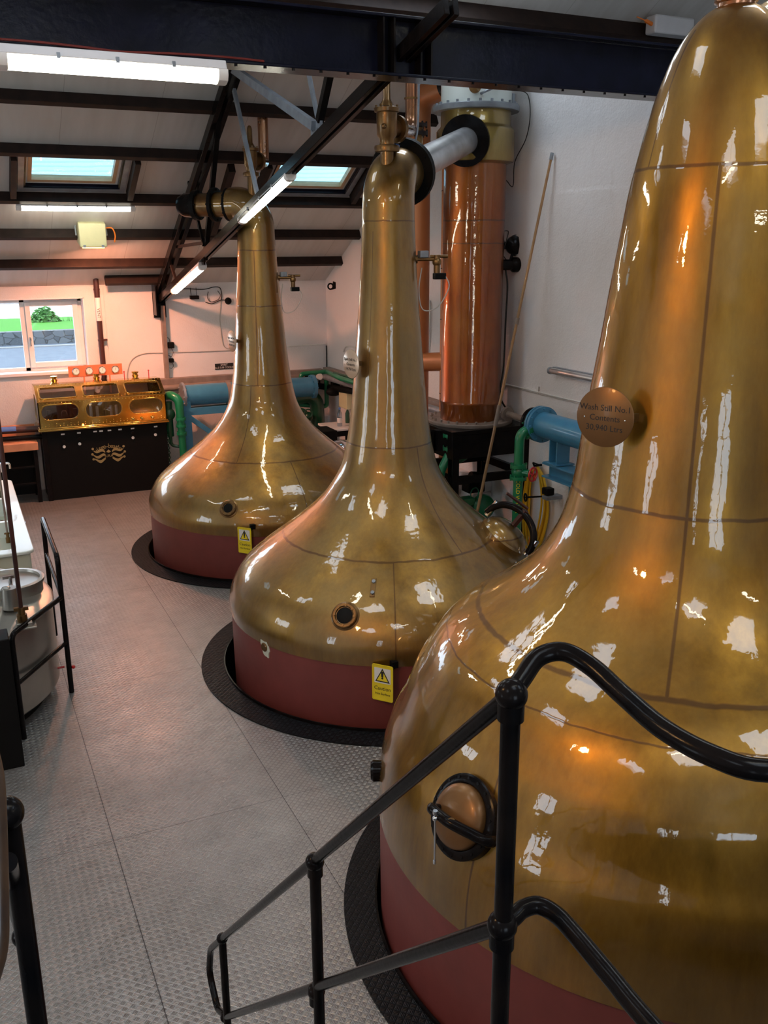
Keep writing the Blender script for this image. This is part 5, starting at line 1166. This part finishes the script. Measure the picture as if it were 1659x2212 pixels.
# gauge board
t = thing('gauge_board', ony(205, 830, 12.95), 'orange board with four round gauges above the spirit safe', 'gauges')
gc = (ony(148, 792, 12.95) + ony(262, 787, 12.95) + ony(150, 813, 12.95) + ony(263, 807, 12.95)) / 4; gw, gh = .70, .145
build('board', MB().box(gc, (gw, .02, gh)), m_board, t, bev=.002)
for k in range(4):
    x_ = gc.x - .255 + .17 * k; M = frame((x_, gc.y - .010, gc.z), (0, -1, 0))
    gk = build('gauge', MB().lathe([(.050, 0), (.052, .018), (.046, .026), (.044, .020)], M=M, seg=32), m_chrome, t)
    build('dial', MB().lathe([(.040, .0205), (.040, .0225), (.002, .0226)], M=M, seg=32), m_paper, gk)
    q = MB(); a_ = rr.uniform(-.5, .5) + PI / 2; q.tube([M @ Vector((-.01 * math.cos(a_), -.01 * math.sin(a_), .024)), M @ Vector((.030 * math.cos(a_), .030 * math.sin(a_), .024))], .0018, 5)
    for j in range(9): b_ = -.7 + (PI + 1.4) * j / 8; q.box((.034 * math.cos(b_), .034 * math.sin(b_), .0232), (.004, .004, .001), M)
    build('needle', q, m_ink, gk, smooth=False)
for x_ in (gc.x - .155, gc.x + .18): build('stand_leg', MB().bb((x_ - .008, gc.y - .005, 1.30), (x_ + .008, gc.y + .01, gc.z - gh / 2)), m_board, t)

# ================================================================= SPIRIT SAFE
SX0, SX1, SYF, SYB = .925, 2.555, 12.46, 13.02
t = thing('safe_cabinet', ((SX0 + SX1) / 2, 12.75, 0), 'black cabinet under the brass spirit safe, gold crest on its front', 'cabinet')
ZC = .925
build('body', MB().bb((SX0 + .03, SYF + .02, 0), (SX1 - .01, SYB, ZC)), m_matt, t, bev=.004)
build('side_post', MB().bb((SX0 + .015, SYF + .0, 0), (SX0 + .075, SYF + .08, ZC)), m_steel, t, bev=.003)
for px in (135, 170, 205, 218, 236, 259, 286, 336):
    c = ony(px, 932 - (px - 135) * .066, SYF + .018); q = MB(); q.box((c.x, SYF + .017, ZC - .055), (.045, .004, .018)); build('label_plate', q, m_paper, t, smooth=False)
for px in (137, 171, 287, 336):
    c = ony(px, 946 - (px - 137) * .06, SYF); z_ = {137: .705, 171: .725, 287: .745, 336: .760}[px]
    q = MB(); q.cyl((c.x, SYF + .02, z_ + .07), (c.x, SYF - .01, z_ + .07), .018, seg=16); build('lock_boss', q, m_matt, t)
    q = MB(); q.cyl((c.x, SYF + .02, z_), (c.x, SYF + .008, z_), .019, seg=20); build('lock_tag', q, m_paper, t)
# gold crest: name in an arc above paired scrolled leaves
q = MB(); cxm = ony(235, 975, SYF).x; zcr = ony(235, 985, SYF).z; word = 'uisge-beatha'; R_ = .34
for k, ch in enumerate(word):
    a_ = math.radians(-38 + 76 * k / (len(word) - 1)); c = Vector((cxm + R_ * .78 * math.sin(a_), SYF + .018, zcr - .12 + R_ * .74 * math.cos(a_)))
    text_mb(q, ch, .085, frame(c, (0, -1, 0)) @ Matrix.Rotation(-a_ * .8, 4, 'Z'), .0004)
build('lettering', q, m_gold, t, smooth=False)
q = MB()
for s_ in (-1, 1):
    for j, (z_, L) in enumerate(((.055, .15), (.0, .16), (-.05, .15))):
        top_, bot_ = [], []
        for i in range(9):
            u = i / 8; x_ = s_ * (.045 + L * u); zc2 = z_ + .020 * math.sin(u * 6 + j) + .035 * u * (1 - j * .5); wd = .017 * math.sin(PI * min(1, u * .85 + .15)) + .003
            top_.append((x_, zc2 + wd)); bot_.append((x_, zc2 - wd))
        poly = top_ + bot_[::-1]
        q.prism(poly, frame((cxm, SYF + .019, zcr), (0, -1, 0)), 0, .002)
        q.prism(circle(.016, 10, 0, 1, 1, s_ * (.05 + L), z_ + .035 * (1 - j * .5) + .02), frame((cxm, SYF + .019, zcr), (0, -1, 0)), 0, .002)
text_mb(q, 'JURA', .05, frame((cxm, SYF + .018, zcr - .002), (0, -1, 0)), .0004)
q.prism([(-.03, .055), (0, .085), (.03, .055), (.0, .04)], frame((cxm, SYF + .019, zcr), (0, -1, 0)), 0, .002)
build('gold_crest', q, m_gold, t, smooth=False)

t = thing('spirit_safe', ((SX0 + SX1) / 2, 12.75, ZC), 'polished brass spirit safe with glass windows on the black cabinet', 'spirit safe')
q = MB(); q.bb((SX0 - .02, SYF - .03, ZC), (SX1 + .02, SYB + .02, ZC + .022)); q.bb((SX0 - .01, SYF - .018, ZC + .022), (SX1 + .01, SYB + .01, ZC + .04)); build('plinth', q, m_brass, t, bev=.004)
zf0, zf1 = ZC + .04, 1.302; yt = SYF + .30; ztp = 1.475
W_ = SX1 - SX0; cw_ = W_ / 3
def panel(nm, M, w, h, holes, th=.012):
    """rectangular sheet with rounded window openings, holes = list of (cx, w, h, r)"""
    hs = sorted(holes); xs = [-w / 2] + [(hs[i][0] + hs[i + 1][0]) / 2 for i in range(len(hs) - 1)] + [w / 2]; q = MB()
    for (hx, hw, hh, hr, hy), xa, xb in zip(hs, xs, xs[1:]):
        inner = [(hx + a, hy + b) for a, b in rrect(hw, hh, hr, 7)]; outer = []
        for (ix, iy) in inner:
            dx, dy = ix - hx, iy - hy; cand = []
            if dx > 1e-6: cand.append((xb - hx) / dx)
            if dx < -1e-6: cand.append((xa - hx) / dx)
            if dy > 1e-6: cand.append((h / 2 - hy) / dy)
            if dy < -1e-6: cand.append((-h / 2 - hy) / dy)
            k_ = min(cand); outer.append((hx + dx * k_, hy + dy * k_))
        # snap nearest samples to the corners
        for cxn, cyn in ((xa, -h / 2), (xb, -h / 2), (xb, h / 2), (xa, h / 2)):
            j = min(range(len(outer)), key=lambda i: (outer[i][0] - cxn) ** 2 + (outer[i][1] - cyn) ** 2); outer[j] = (cxn, cyn)
        q.ringprism(outer, inner, M, 0, th)
    p_ = build(nm, q, m_brass, t, smooth=False)
    q = MB()
    for hx, hw, hh, hr, hy in hs:
        q.ringprism([(hx + a, hy + b) for a, b in rrect(hw + .03, hh + .03, hr + .015, 7)], [(hx + a, hy + b) for a, b in rrect(hw, hh, hr, 7)], M, th, th + .010)
    build('window_rim', q, m_brass, p_, bev=.002)
    for hx, hw, hh, hr, hy in hs: build('window_glass', MB().prism([(hx + a, hy + b) for a, b in rrect(hw, hh, hr, 7)], M, .003, .006), m_glassd, p_, smooth=False)
    q = MB(); n_ = int(w / .045)
    for i in range(n_):
        for yy in ((-h / 2 + .022), (-h / 2 + .05), (h / 2 - .018)):
            if yy == -h / 2 + .05 and (i % 2): continue
            q.ball(M @ Vector((-w / 2 + .03 + (w - .06) * i / (n_ - 1), yy, th)), .0065, 8)
    build('rivet_rows', q, m_brass, p_)
    return p_
hf = zf1 - zf0; Mf = frame(((SX0 + SX1) / 2, SYF + .012, (zf0 + zf1) / 2), (0, -1, 0))
panel('front_panel', Mf, W_, hf, [(-cw_ - .005, .45, .185, .085, .03), (0, .45, .185, .085, .03), (cw_ + .005, .43, .185, .085, .03)])
sl_ = Vector((0, yt - SYF, ztp - zf1)); hl = sl_.length; nm2 = Vector((0, -(ztp - zf1), (yt - SYF))).normalized()
Mr = frame(Vector(((SX0 + SX1) / 2, (SYF + yt) / 2, (zf1 + ztp) / 2)), nm2, sl_.normalized())
panel('sloping_lid', Mr, W_, hl, [(-cw_, .44, .22, .03, -.005), (0, .44, .22, .03, -.005), (cw_, .44, .22, .03, -.005)])
q = MB(); q.bb((SX0, yt, ztp - .012), (SX1, SYB - .02, ztp)); q.bb((SX0, SYB - .03, zf0), (SX1, SYB - .018, ztp)); build('top_panel', q, m_brass, t, bev=.003)
for xx, nme in ((SX0, 'side_panel'), (SX1 - .012, 'side_panel')):
    Mx_ = Matrix(((0, 0, 1, xx), (1, 0, 0, 0), (0, 1, 0, 0), (0, 0, 0, 1)))
    poly = [(SYF, zf0), (SYB - .02, zf0), (SYB - .02, ztp), (yt, ztp), (SYF, zf1)]; cc = (12.74, 1.17)
    inn = [(12.74 + (y_ - 12.74) * .6, 1.18 + (z_ - 1.18) * .6) for y_, z_ in poly]
    sp2 = build(nme, MB().ringprism(poly, inn, Mx_, 0, .012), m_brass, t, smooth=False)
    build('window_glass', MB().prism(inn, Mx_, .004, .007), m_glassd, sp2, smooth=False)
for pxx in (118, 210, 294):
    c = ony(pxx, 830, 12.82); b_ = Vector((c.x, 12.84, ztp)); q = MB(); q.lathe([(.062, 0), (.05, .012), (.034, .03), (.046, .055), (.030, .075), (.046, .09), (.048, .105), (.02, .11), (.005, .112)], tuple(b_), 28); build('urn_finial', q, m_brass, t)
# vessels inside the safe
for k, (xx, kind) in enumerate(((1.07, 0), (1.23, 1), (1.40, 0), (1.60, 2), (1.68, 2), (1.77, 1), (1.86, 2), (1.93, 2), (2.15, 3), (2.28, 3), (2.44, 3))):
    g_ = thing('glass_vessel', (xx, 12.66, zf0), ['small brass stem vessel', 'copper spout', 'thin glass hydrometer tube', 'round glass bowl'][kind] + ' inside the brass spirit safe, ' + ['first', 'second', 'third', 'fourth', 'fifth', 'sixth', 'seventh', 'eighth', 'ninth', 'tenth', 'eleventh'][k] + ' from its left end', 'vessel', 'vessels in the spirit safe')
    q = MB(); c = (xx, 12.66, zf0)
    if kind == 0: q.lathe([(.03, 0), (.012, .02), (.010, .10), (.028, .13), (.032, .18), (.026, .20)], c, 20); build('stem_vessel', q, m_brassd, g_)
    if kind == 1: q.tube(fillet([(xx, 12.66, zf0), (xx, 12.66, zf0 + .17), (xx + .05, 12.64, zf0 + .19), (xx + .06, 12.63, zf0 + .14)], .03), .012, 12); build('spout', q, m_pipecu, g_)
    if kind == 2: q.lathe([(.018, 0), (.020, .01), (.020, .20), (.016, .21)], c, 18); build('glass_tube', q, m_galv, g_)
    if kind == 3: q.ball((xx, 12.66, zf0 + .055), .05, 20); build('bowl', q, m_bottle, g_); q = MB(); q.cyl((xx - .01, 12.67, zf0 + .15), (xx - .01, 12.67, zf0 + .20), .022, seg=16); build('brass_cup', q, m_pipecu, g_)
p = ony(180, 917, SYF - .03); q = MB(); q.ball((p.x, SYF - .012, ZC + .052), .013, 14); q_ = build('pilot_lamp', q, m_amber, t)
for xx in (2.22, 2.36, 2.10): q = MB(); q.cyl((xx, SYF + .0, zf0 + .04), (xx, SYF - .03, zf0 + .04), .014, seg=14); q.ball((xx, SYF - .035, zf0 + .04), .018, 12); build('tap', q, m_brass, t)
for pxx in (270, 323):
    c = ony(pxx, 820, 12.95); q = MB(); q.cyl((c.x, 12.98, ztp - .02), (c.x, 12.98, ztp + .09), .006, seg=8); q.ball((c.x, 12.98, ztp + .09), .011, 8); build('red_spindle', q, m_redv, t)
# chain on the cabinet side
q = MB(); rr2 = random.Random(2)
for k in range(16): q.torus(frame((SX1 + .015, SYF + .10, .78 - .034 * k), (0 if k % 2 else 1, 1 if k % 2 else 0, .1)), .016, .005, 12, 6)
build('green_chain', q, m_greend, label='hanging green chain on the right side of the safe cabinet', cat='chain', smooth=True)

# bench left of the safe
t = thing('workbench', (.55, 12.6, 0), 'low bench with orange board and black ladder frame left of the safe cabinet', 'bench')
build('board', MB().bb((-.6, 12.44, .70), (.88, 12.95, .80)), m_wood, t, bev=.005)
build('board', MB().bb((-.6, 12.96, .80), (.90, 13.0, .95)), m_wood, t, bev=.005)
for xx in (.44, .84): build('leg', MB().bb((xx - .025, 12.46, 0), (xx + .025, 12.52, .70)), m_steel, t, bev=.003); build('leg', MB().bb((xx - .025, 12.88, 0), (xx + .025, 12.94, .70)), m_steel, t, bev=.003)
for z_ in (.48, .26): build('rung', MB().bb((.44, 12.47, z_ - .012), (.84, 12.50, z_ + .012)), m_steel, t, bev=.002)
build('back_panel', MB().bb((.44, 12.90, .02), (.84, 12.92, .70)), m_matt, t)
t = thing('brown_pipe', (.4, 12.60, .96), 'dark red brown pipe with blue flow label leading into the safe cabinet', 'pipe')
build('pipe', MB().cyl((-1.2, 12.66, .97), (SX0 + .02, 12.66, .935), .042, seg=18), m_vent, t); build('pipe', MB().cyl((-1.2, 12.60, .86), (SX0 + .02, 12.60, .84), .032, seg=18), m_steel, t)
q = MB(); q.cyl((.40, 12.66, .9517), (.65, 12.66, .9455), .0435, seg=18); fl_ = build('flow_label', q, m_bluebits, t); 
q = MB(); q.torus(frame((.37, 12.55, 1.08), (.2, -1, 0)), .055, .014, 24, 8); q.cyl((.37, 12.55, 1.03), (.37, 12.64, .98), .014, seg=10); build('handwheel', q, m_vent, t)

# ================================================================= TANKS AT THE LEFT
t = thing('receiver_tub', (.0, 9.2, 0), 'white fibreglass receiver tub with broad rim, holding instruments', 'tub')
TXR, TY0, TY1, TZ = .445, 7.98, 10.75, .74
def rect(xa, xb, ya, yb, r=.05): return [((xa + xb) / 2 + a, (ya + yb) / 2 + b) for a, b in rrect(xb - xa, yb - ya, r, 6)]
M0 = Matrix.Identity(4)
build('rim', MB().ringprism(rect(-1.2, TXR, TY0, TY1, .08), rect(-1.1, TXR - .14, TY0 + .13, TY1 - .14, .04), M0, TZ - .03, TZ), m_fibre, t, bev=.008)
build('wall', MB().ringprism(rect(-1.14, TXR - .03, TY0 + .04, TY1 - .05), rect(-1.10, TXR - .08, TY0 + .08, TY1 - .09), M0, .0, TZ - .02), m_fibin, t)
build('inner_tray', MB().bb((-1.1, TY0 + .08, TZ - .20), (TXR - .06, TY1 - .09, TZ - .16)), m_fibin, t)
build('divider', MB().bb((-1.1, 9.02, TZ - .17), (TXR - .14, 9.08, TZ - .01)), m_fibre, t, bev=.004)
build('divider', MB().bb((-1.1, 9.80, TZ - .17), (TXR - .14, 9.86, TZ + .02)), m_fibre, t, bev=.004)
build('raised_end', MB().bb((-1.1, 9.92, TZ - .10), (TXR - .22, 10.7, TZ + .22)), m_fibre, t, bev=.03)
q = MB(); q.bb((-.2, 9.2, TZ - .16), (.18, 9.55, TZ - .13)); build('blue_tray', q, m_blue, t)
def rod(x, y, ztop, zbot, r, nm_label, tilt=0):
    t = thing('spindle_rod', (x, y, zbot), nm_label, 'rod'); q = MB(); q.cyl((x, y, zbot), (x + tilt, y, ztop), r, r * .8, seg=12); build('shaft', q, m_vent if r > .01 else m_trunk, t)
    q = MB(); q.cyl((x, y, zbot), (x, y, zbot + .05), r * 2.2, seg=14); q.cyl((x, y, zbot + .05), (x, y, zbot + .10), r * 1.6, seg=10); q.box((x, y, zbot + .09), (r * 6, r * 1.6, r * 1.6)); build('coupling', q, m_brassd, t); return t
# steel vessel
VC = Vector((-.488, 6.935, 0)); VR = .955
t = thing('steel_vessel', VC, 'large stainless round vessel with a hatch behind the black railing', 'tank')
q = MB(); q.lathe([(VR - .02, .10), (VR, .12), (VR, .70), (VR + .012, .71), (VR + .012, .725), (VR - .02, .74), (.45, .80), (.02, .82)], (VC.x, VC.y, 0), 110); build('shell', q, m_stain, t)
q = MB(); q.lathe([(VR - .10, 0), (VR - .06, .10)], (VC.x, VC.y, 0), 90); build('base_skirt', q, m_matt, t)
hc = onz(45, 1262, .80); 
q = MB(); q.lathe([(.235, -.05), (.235, .05), (.25, .055), (.25, .075), (.22, .078), (.215, .06), (.02, .05)], (hc.x - .08, hc.y + .02, .77), 56); build('hatch', q, m_stain, t)
q = MB(); hp = onz(22, 1290, .86); q.cyl((hp.x, hp.y, .78), (hp.x, hp.y, .93), .058, .050, 28); q.ball((hp.x - .02, hp.y, .93), .03, 12, (1, 1, .5)); build('motor_can', q, m_stain, t)
q = MB(); hp2 = onz(22, 1252, .9); q.cyl((hp2.x, hp2.y, .82), (hp2.x, hp2.y, .92), .014, seg=10); q.box((hp2.x, hp2.y, .92), (.10, .02, .02)); build('small_tap', q, m_chrome, t)
rp = onz(53, 1350, .74)
q = MB(); q.box((rp.x, rp.y, .755), (.10, .10, .03)); q.box((rp.x, rp.y, .735), (.15, .13, .015)); build('bearing_block', q, m_stain, t, bev=.004)
zr0 = .77; rod(rp.x - .01, rp.y, 4.6, zr0, .0155, 'tall dark brown spindle rod rising from the stainless vessel to the roof', .0)
rp2 = onz(18, 1170, TZ - .15); rod(rp2.x, rp2.y, 3.6, TZ - .16, .009, 'thin dark spindle rod rising from the white tub', -.02)
t = thing('glass_meter', (rp2.x + .09, rp2.y + .05, TZ - .16), 'clear conical meter glass standing in the white tub beside the thin rod', 'meter')
q = MB(); q.lathe([(.04, 0), (.06, .14), (.065, .15)], (rp2.x + .11, rp2.y + .1, TZ - .16), 24); build('glass_cone', q, m_bottle, t)
t = thing('brass_tap', (rp2.x - .10, rp2.y + .3, TZ - .10), 'small brass and steel tap inside the white tub', 'tap')
q = MB(); q.cyl((rp2.x - .16, rp2.y + .3, TZ - .08), (rp2.x - .02, rp2.y + .3, TZ - .08), .022, seg=14); q.cyl((rp2.x - .1, rp2.y + .3, TZ - .16), (rp2.x - .1, rp2.y + .3, TZ - .04), .012, seg=10); q.torus(frame((rp2.x - .02, rp2.y + .28, TZ - .05), (.2, -1, .4)), .03, .007, 18, 6); build('body', q, m_brassd, t)
t = thing('brass_tap', (.12, 10.0, TZ + .22), 'chrome tap on the raised far end of the white tub', 'tap')
q = MB(); a = onz(5, 1020, TZ + .22); q.cyl((a.x, a.y, TZ + .22), (a.x, a.y, TZ + .32), .012, seg=10); q.tube(fillet([(a.x - .1, a.y, TZ + .31), (a.x + .08, a.y, TZ + .31), (a.x + .08, a.y, TZ + .25)], .03), .011, 10); build('body', q, m_chrome, t)

# small black railing round the vessel
PX, PY = .518, 6.685; zA = 1.07; zB = .76; zD = .405; rr_ = .019
t = thing('guard_rail', (PX, PY, 0), 'small black tube railing guarding the stainless vessel at the left', 'railing')
bY = onx(95, 1137, PX + .01); 
q = MB(); q.tube(fillet([(PX, PY, 0), (PX, PY, zA), (PX + .005, bY.y, zA), (PX + .005, bY.y, 0.02)], .07, 8), rr_, 16); build('post_and_top_rail', q, m_steel, t)
q = MB(); q.tube([(PX, PY, zB), (PX + .005, bY.y, zB)], rr_ * .8, 14); build('mid_rail', q, m_steel, t)
eA = onx(26, 1368, .13); vd = ray(24, 1372); k_ = (zB - CH) / vd.z; eA = CAM + vd * k_
q = MB(); q.tube(fillet([(PX, PY, zB), (eA.x, eA.y, zB), (eA.x, eA.y, 0)], .06, 8), rr_, 16); build('side_rail', q, m_steel, t)
q = MB(); q.tube([(PX, PY, zD), (eA.x, eA.y, zD)], rr_ * .8, 14); build('lower_rail', q, m_steel, t)
q = MB(); q.tube([(PX - .03, PY + .03, .20), (PX - .14, PY + .03, .20)], .008, 8); q.ball((PX + .03, PY - .0, .20), .014, 10); build('drain_tap', q, m_redv, t)
# black cabinet and stanchion
t = thing('control_cabinet', (-.3, 6.0, 0), 'plain black cabinet on the floor at the left edge', 'cabinet')
build('body', MB().bb((-.9, 5.74, .0), (.115, 5.93, .885)), m_matt, t, bev=.006); build('plinth', MB().bb((-.9, 5.75, 0), (.06, 5.76, .10)), m_steel, t)
q = MB(); e_ = onz(17, 1376, .885); q.bb((-.35, 5.80, .885), (.045, 5.95, 4.9)); q2 = ony(13, 1200, 5.8)
build('steel_stanchion', MB().bb((-.30, 5.76, .886), (.030, 5.90, 1.62)), m_matt, label='black upright box standing on the black cabinet at the left edge', cat='post', bev=.004)

# ================================================================= STAIR RAILS AND GALLERY
C6 = .6
b1, b2_, b3 = Vector((C6, .906, 2.646)), Vector((C6, 1.668, 1.880)), Vector((C6, 2.621, .930))
l1, l2, l3 = Vector((C6, .908, 2.291)), Vector((C6, 1.684, 1.514)), Vector((C6, 2.650, .571))
RR = .0122
t = thing('stair_railing', (C6, 2.62, 0), 'black tube stair railing with ball joints in front of the nearest still', 'railing')
end = onx(455, 2050, C6); e2 = onx(452, 2100, C6); e3 = onx(470, 2180, C6)
ptsR = [Vector((1.4, .56, 2.655)), Vector((1.0, .58, 2.655)), Vector((.85, .595, 2.655)), Vector((.744, .623, 2.655)), Vector((.712, .672, 2.655)), Vector((.701, .740, 2.657)), Vector((.703, .815, 2.665)), Vector((.700, .875, 2.678)), Vector((.685, .915, 2.685)), Vector((.655, .928, 2.678)), Vector((.625, .918, 2.660)), b1]
build('landing_rail', MB().tube(smooth_path(ptsR, 6), RR * 1.05, 20), m_steel, t)
build('handrail', MB().tube(fillet([b1, b3, end, e2, e3, l3 + Vector((0, .015, -.0)), l3], .04, 6), RR, 20), m_steel, t)
ptsL = [Vector((.66, .25, 2.29)), Vector((.67, .5, 2.29)), Vector((.672, .69, 2.29)), Vector((.677, .768, 2.29)), Vector((.680, .85, 2.292)), Vector((.678, .89, 2.294)), Vector((.664, .914, 2.297)), Vector((.640, .918, 2.296)), Vector((.62, .912, 2.293)), l1]
build('landing_rail', MB().tube(smooth_path(ptsL, 6), RR * 1.05, 20), m_steel, t)
build('mid_rail', MB().tube([l1, l3], RR, 20), m_steel, t)
for b_, zl in ((b1, 1.10), (b2_, .62), (b3, 0)):
    build('post', MB().cyl((C6, b_.y, zl), b_, RR * 1.08, seg=20), m_steel, t)
for b_ in (b1, b2_, l1, l2): q = MB(); q.ball(b_, RR * 1.75, 24); q.cyl(b_ + Vector((0, 0, -.035)), b_ + Vector((0, 0, -.012)), RR * 1.45, seg=20); build('ball_joint', q, m_steel, t)
q = MB(); q.ball(b3, RR * 1.6, 24); build('ball_joint', q, m_steel, t); q = MB(); q.ball(l3, RR * 1.5, 20); build('ball_joint', q, m_steel, t)
# left railing, just inside the frame
t = thing('stair_railing', (-.02, 1.9, 0), 'black railing post with ball joints at the lower left edge', 'railing')
def at_dep(x_, y_, dp): return CAM + ray(x_, y_) * dp
j1 = at_dep(12, 1758, 1.10); zlo = at_dep(50, 2150, 1.10)
build('post', MB().cyl((j1.x + .004, j1.y, 1.3), (j1.x + .004, j1.y, j1.z), .0125, seg=20), m_steel, t)
q = MB(); q.ball(j1, .0215, 24); build('ball_joint', q, m_steel, t)
j2 = at_dep(50, 2022, 1.55); q = MB(); q.ball(j2, .0185, 24); build('ball_joint', q, m_steel, t)
build('mid_rail', MB().tube([j2, j2 + Vector((-.004, -.45, .45))], .0115, 16), m_steel, t)
build('post', MB().cyl((j2.x, j2.y, .7), (j2.x, j2.y, j2.z), .011, seg=18), m_steel, t)
m_lamrail = paint('worn_brown_rail', (.10, .050, .025), .45, 0, .3, col2=(.02, .012, .01), nscale=30)
pts = [at_dep(-30, 1600, .60), at_dep(-12, 1680, .60), at_dep(-6, 1780, .60), at_dep(-2, 1950, .60), at_dep(-4, 2050, .60), at_dep(-25, 2130, .60)]
q = MB(); q.tube(smooth_path(pts, 6), .0062, 14); build('bent_end', q, m_lamrail, t, label='worn brown bent rail end nearest the viewer')
q = MB(); q.tube([pts[0], pts[0] + Vector((-.2, -.2, .15))], .0062, 12); build('handrail', q, m_steel, t)
# gallery deck and stair under the viewer (below the frame)
t = thing('access_stair', (.3, 1.4, 0), 'black steel stair and landing the view is taken from, below the frame', 'stair')
build('landing', MB().bb((XL + .02, YN + .02, 1.66), (XR - .02, .10, 1.72)), m_ringm, t)  # landing extended out of view; its dark underside darkens the near still's lower body
for i in range(8): build('tread', MB().bb((-.02, .14 + i * .20, 1.53 - i * .195), (.58, .36 + i * .20, 1.55 - i * .195)), m_ringm, t)
for xx in (-.045, .585): build('stringer', MB().bar((xx, .08, 1.66), (xx, 1.76, .0), .02, .16, (0, 0, 1)), m_steel, t)
for xx in (-.8, 1.4): build('prop', MB().bb((xx - .04, -1.5, 0), (xx + .04, -1.42, 1.70)), m_steel, t)
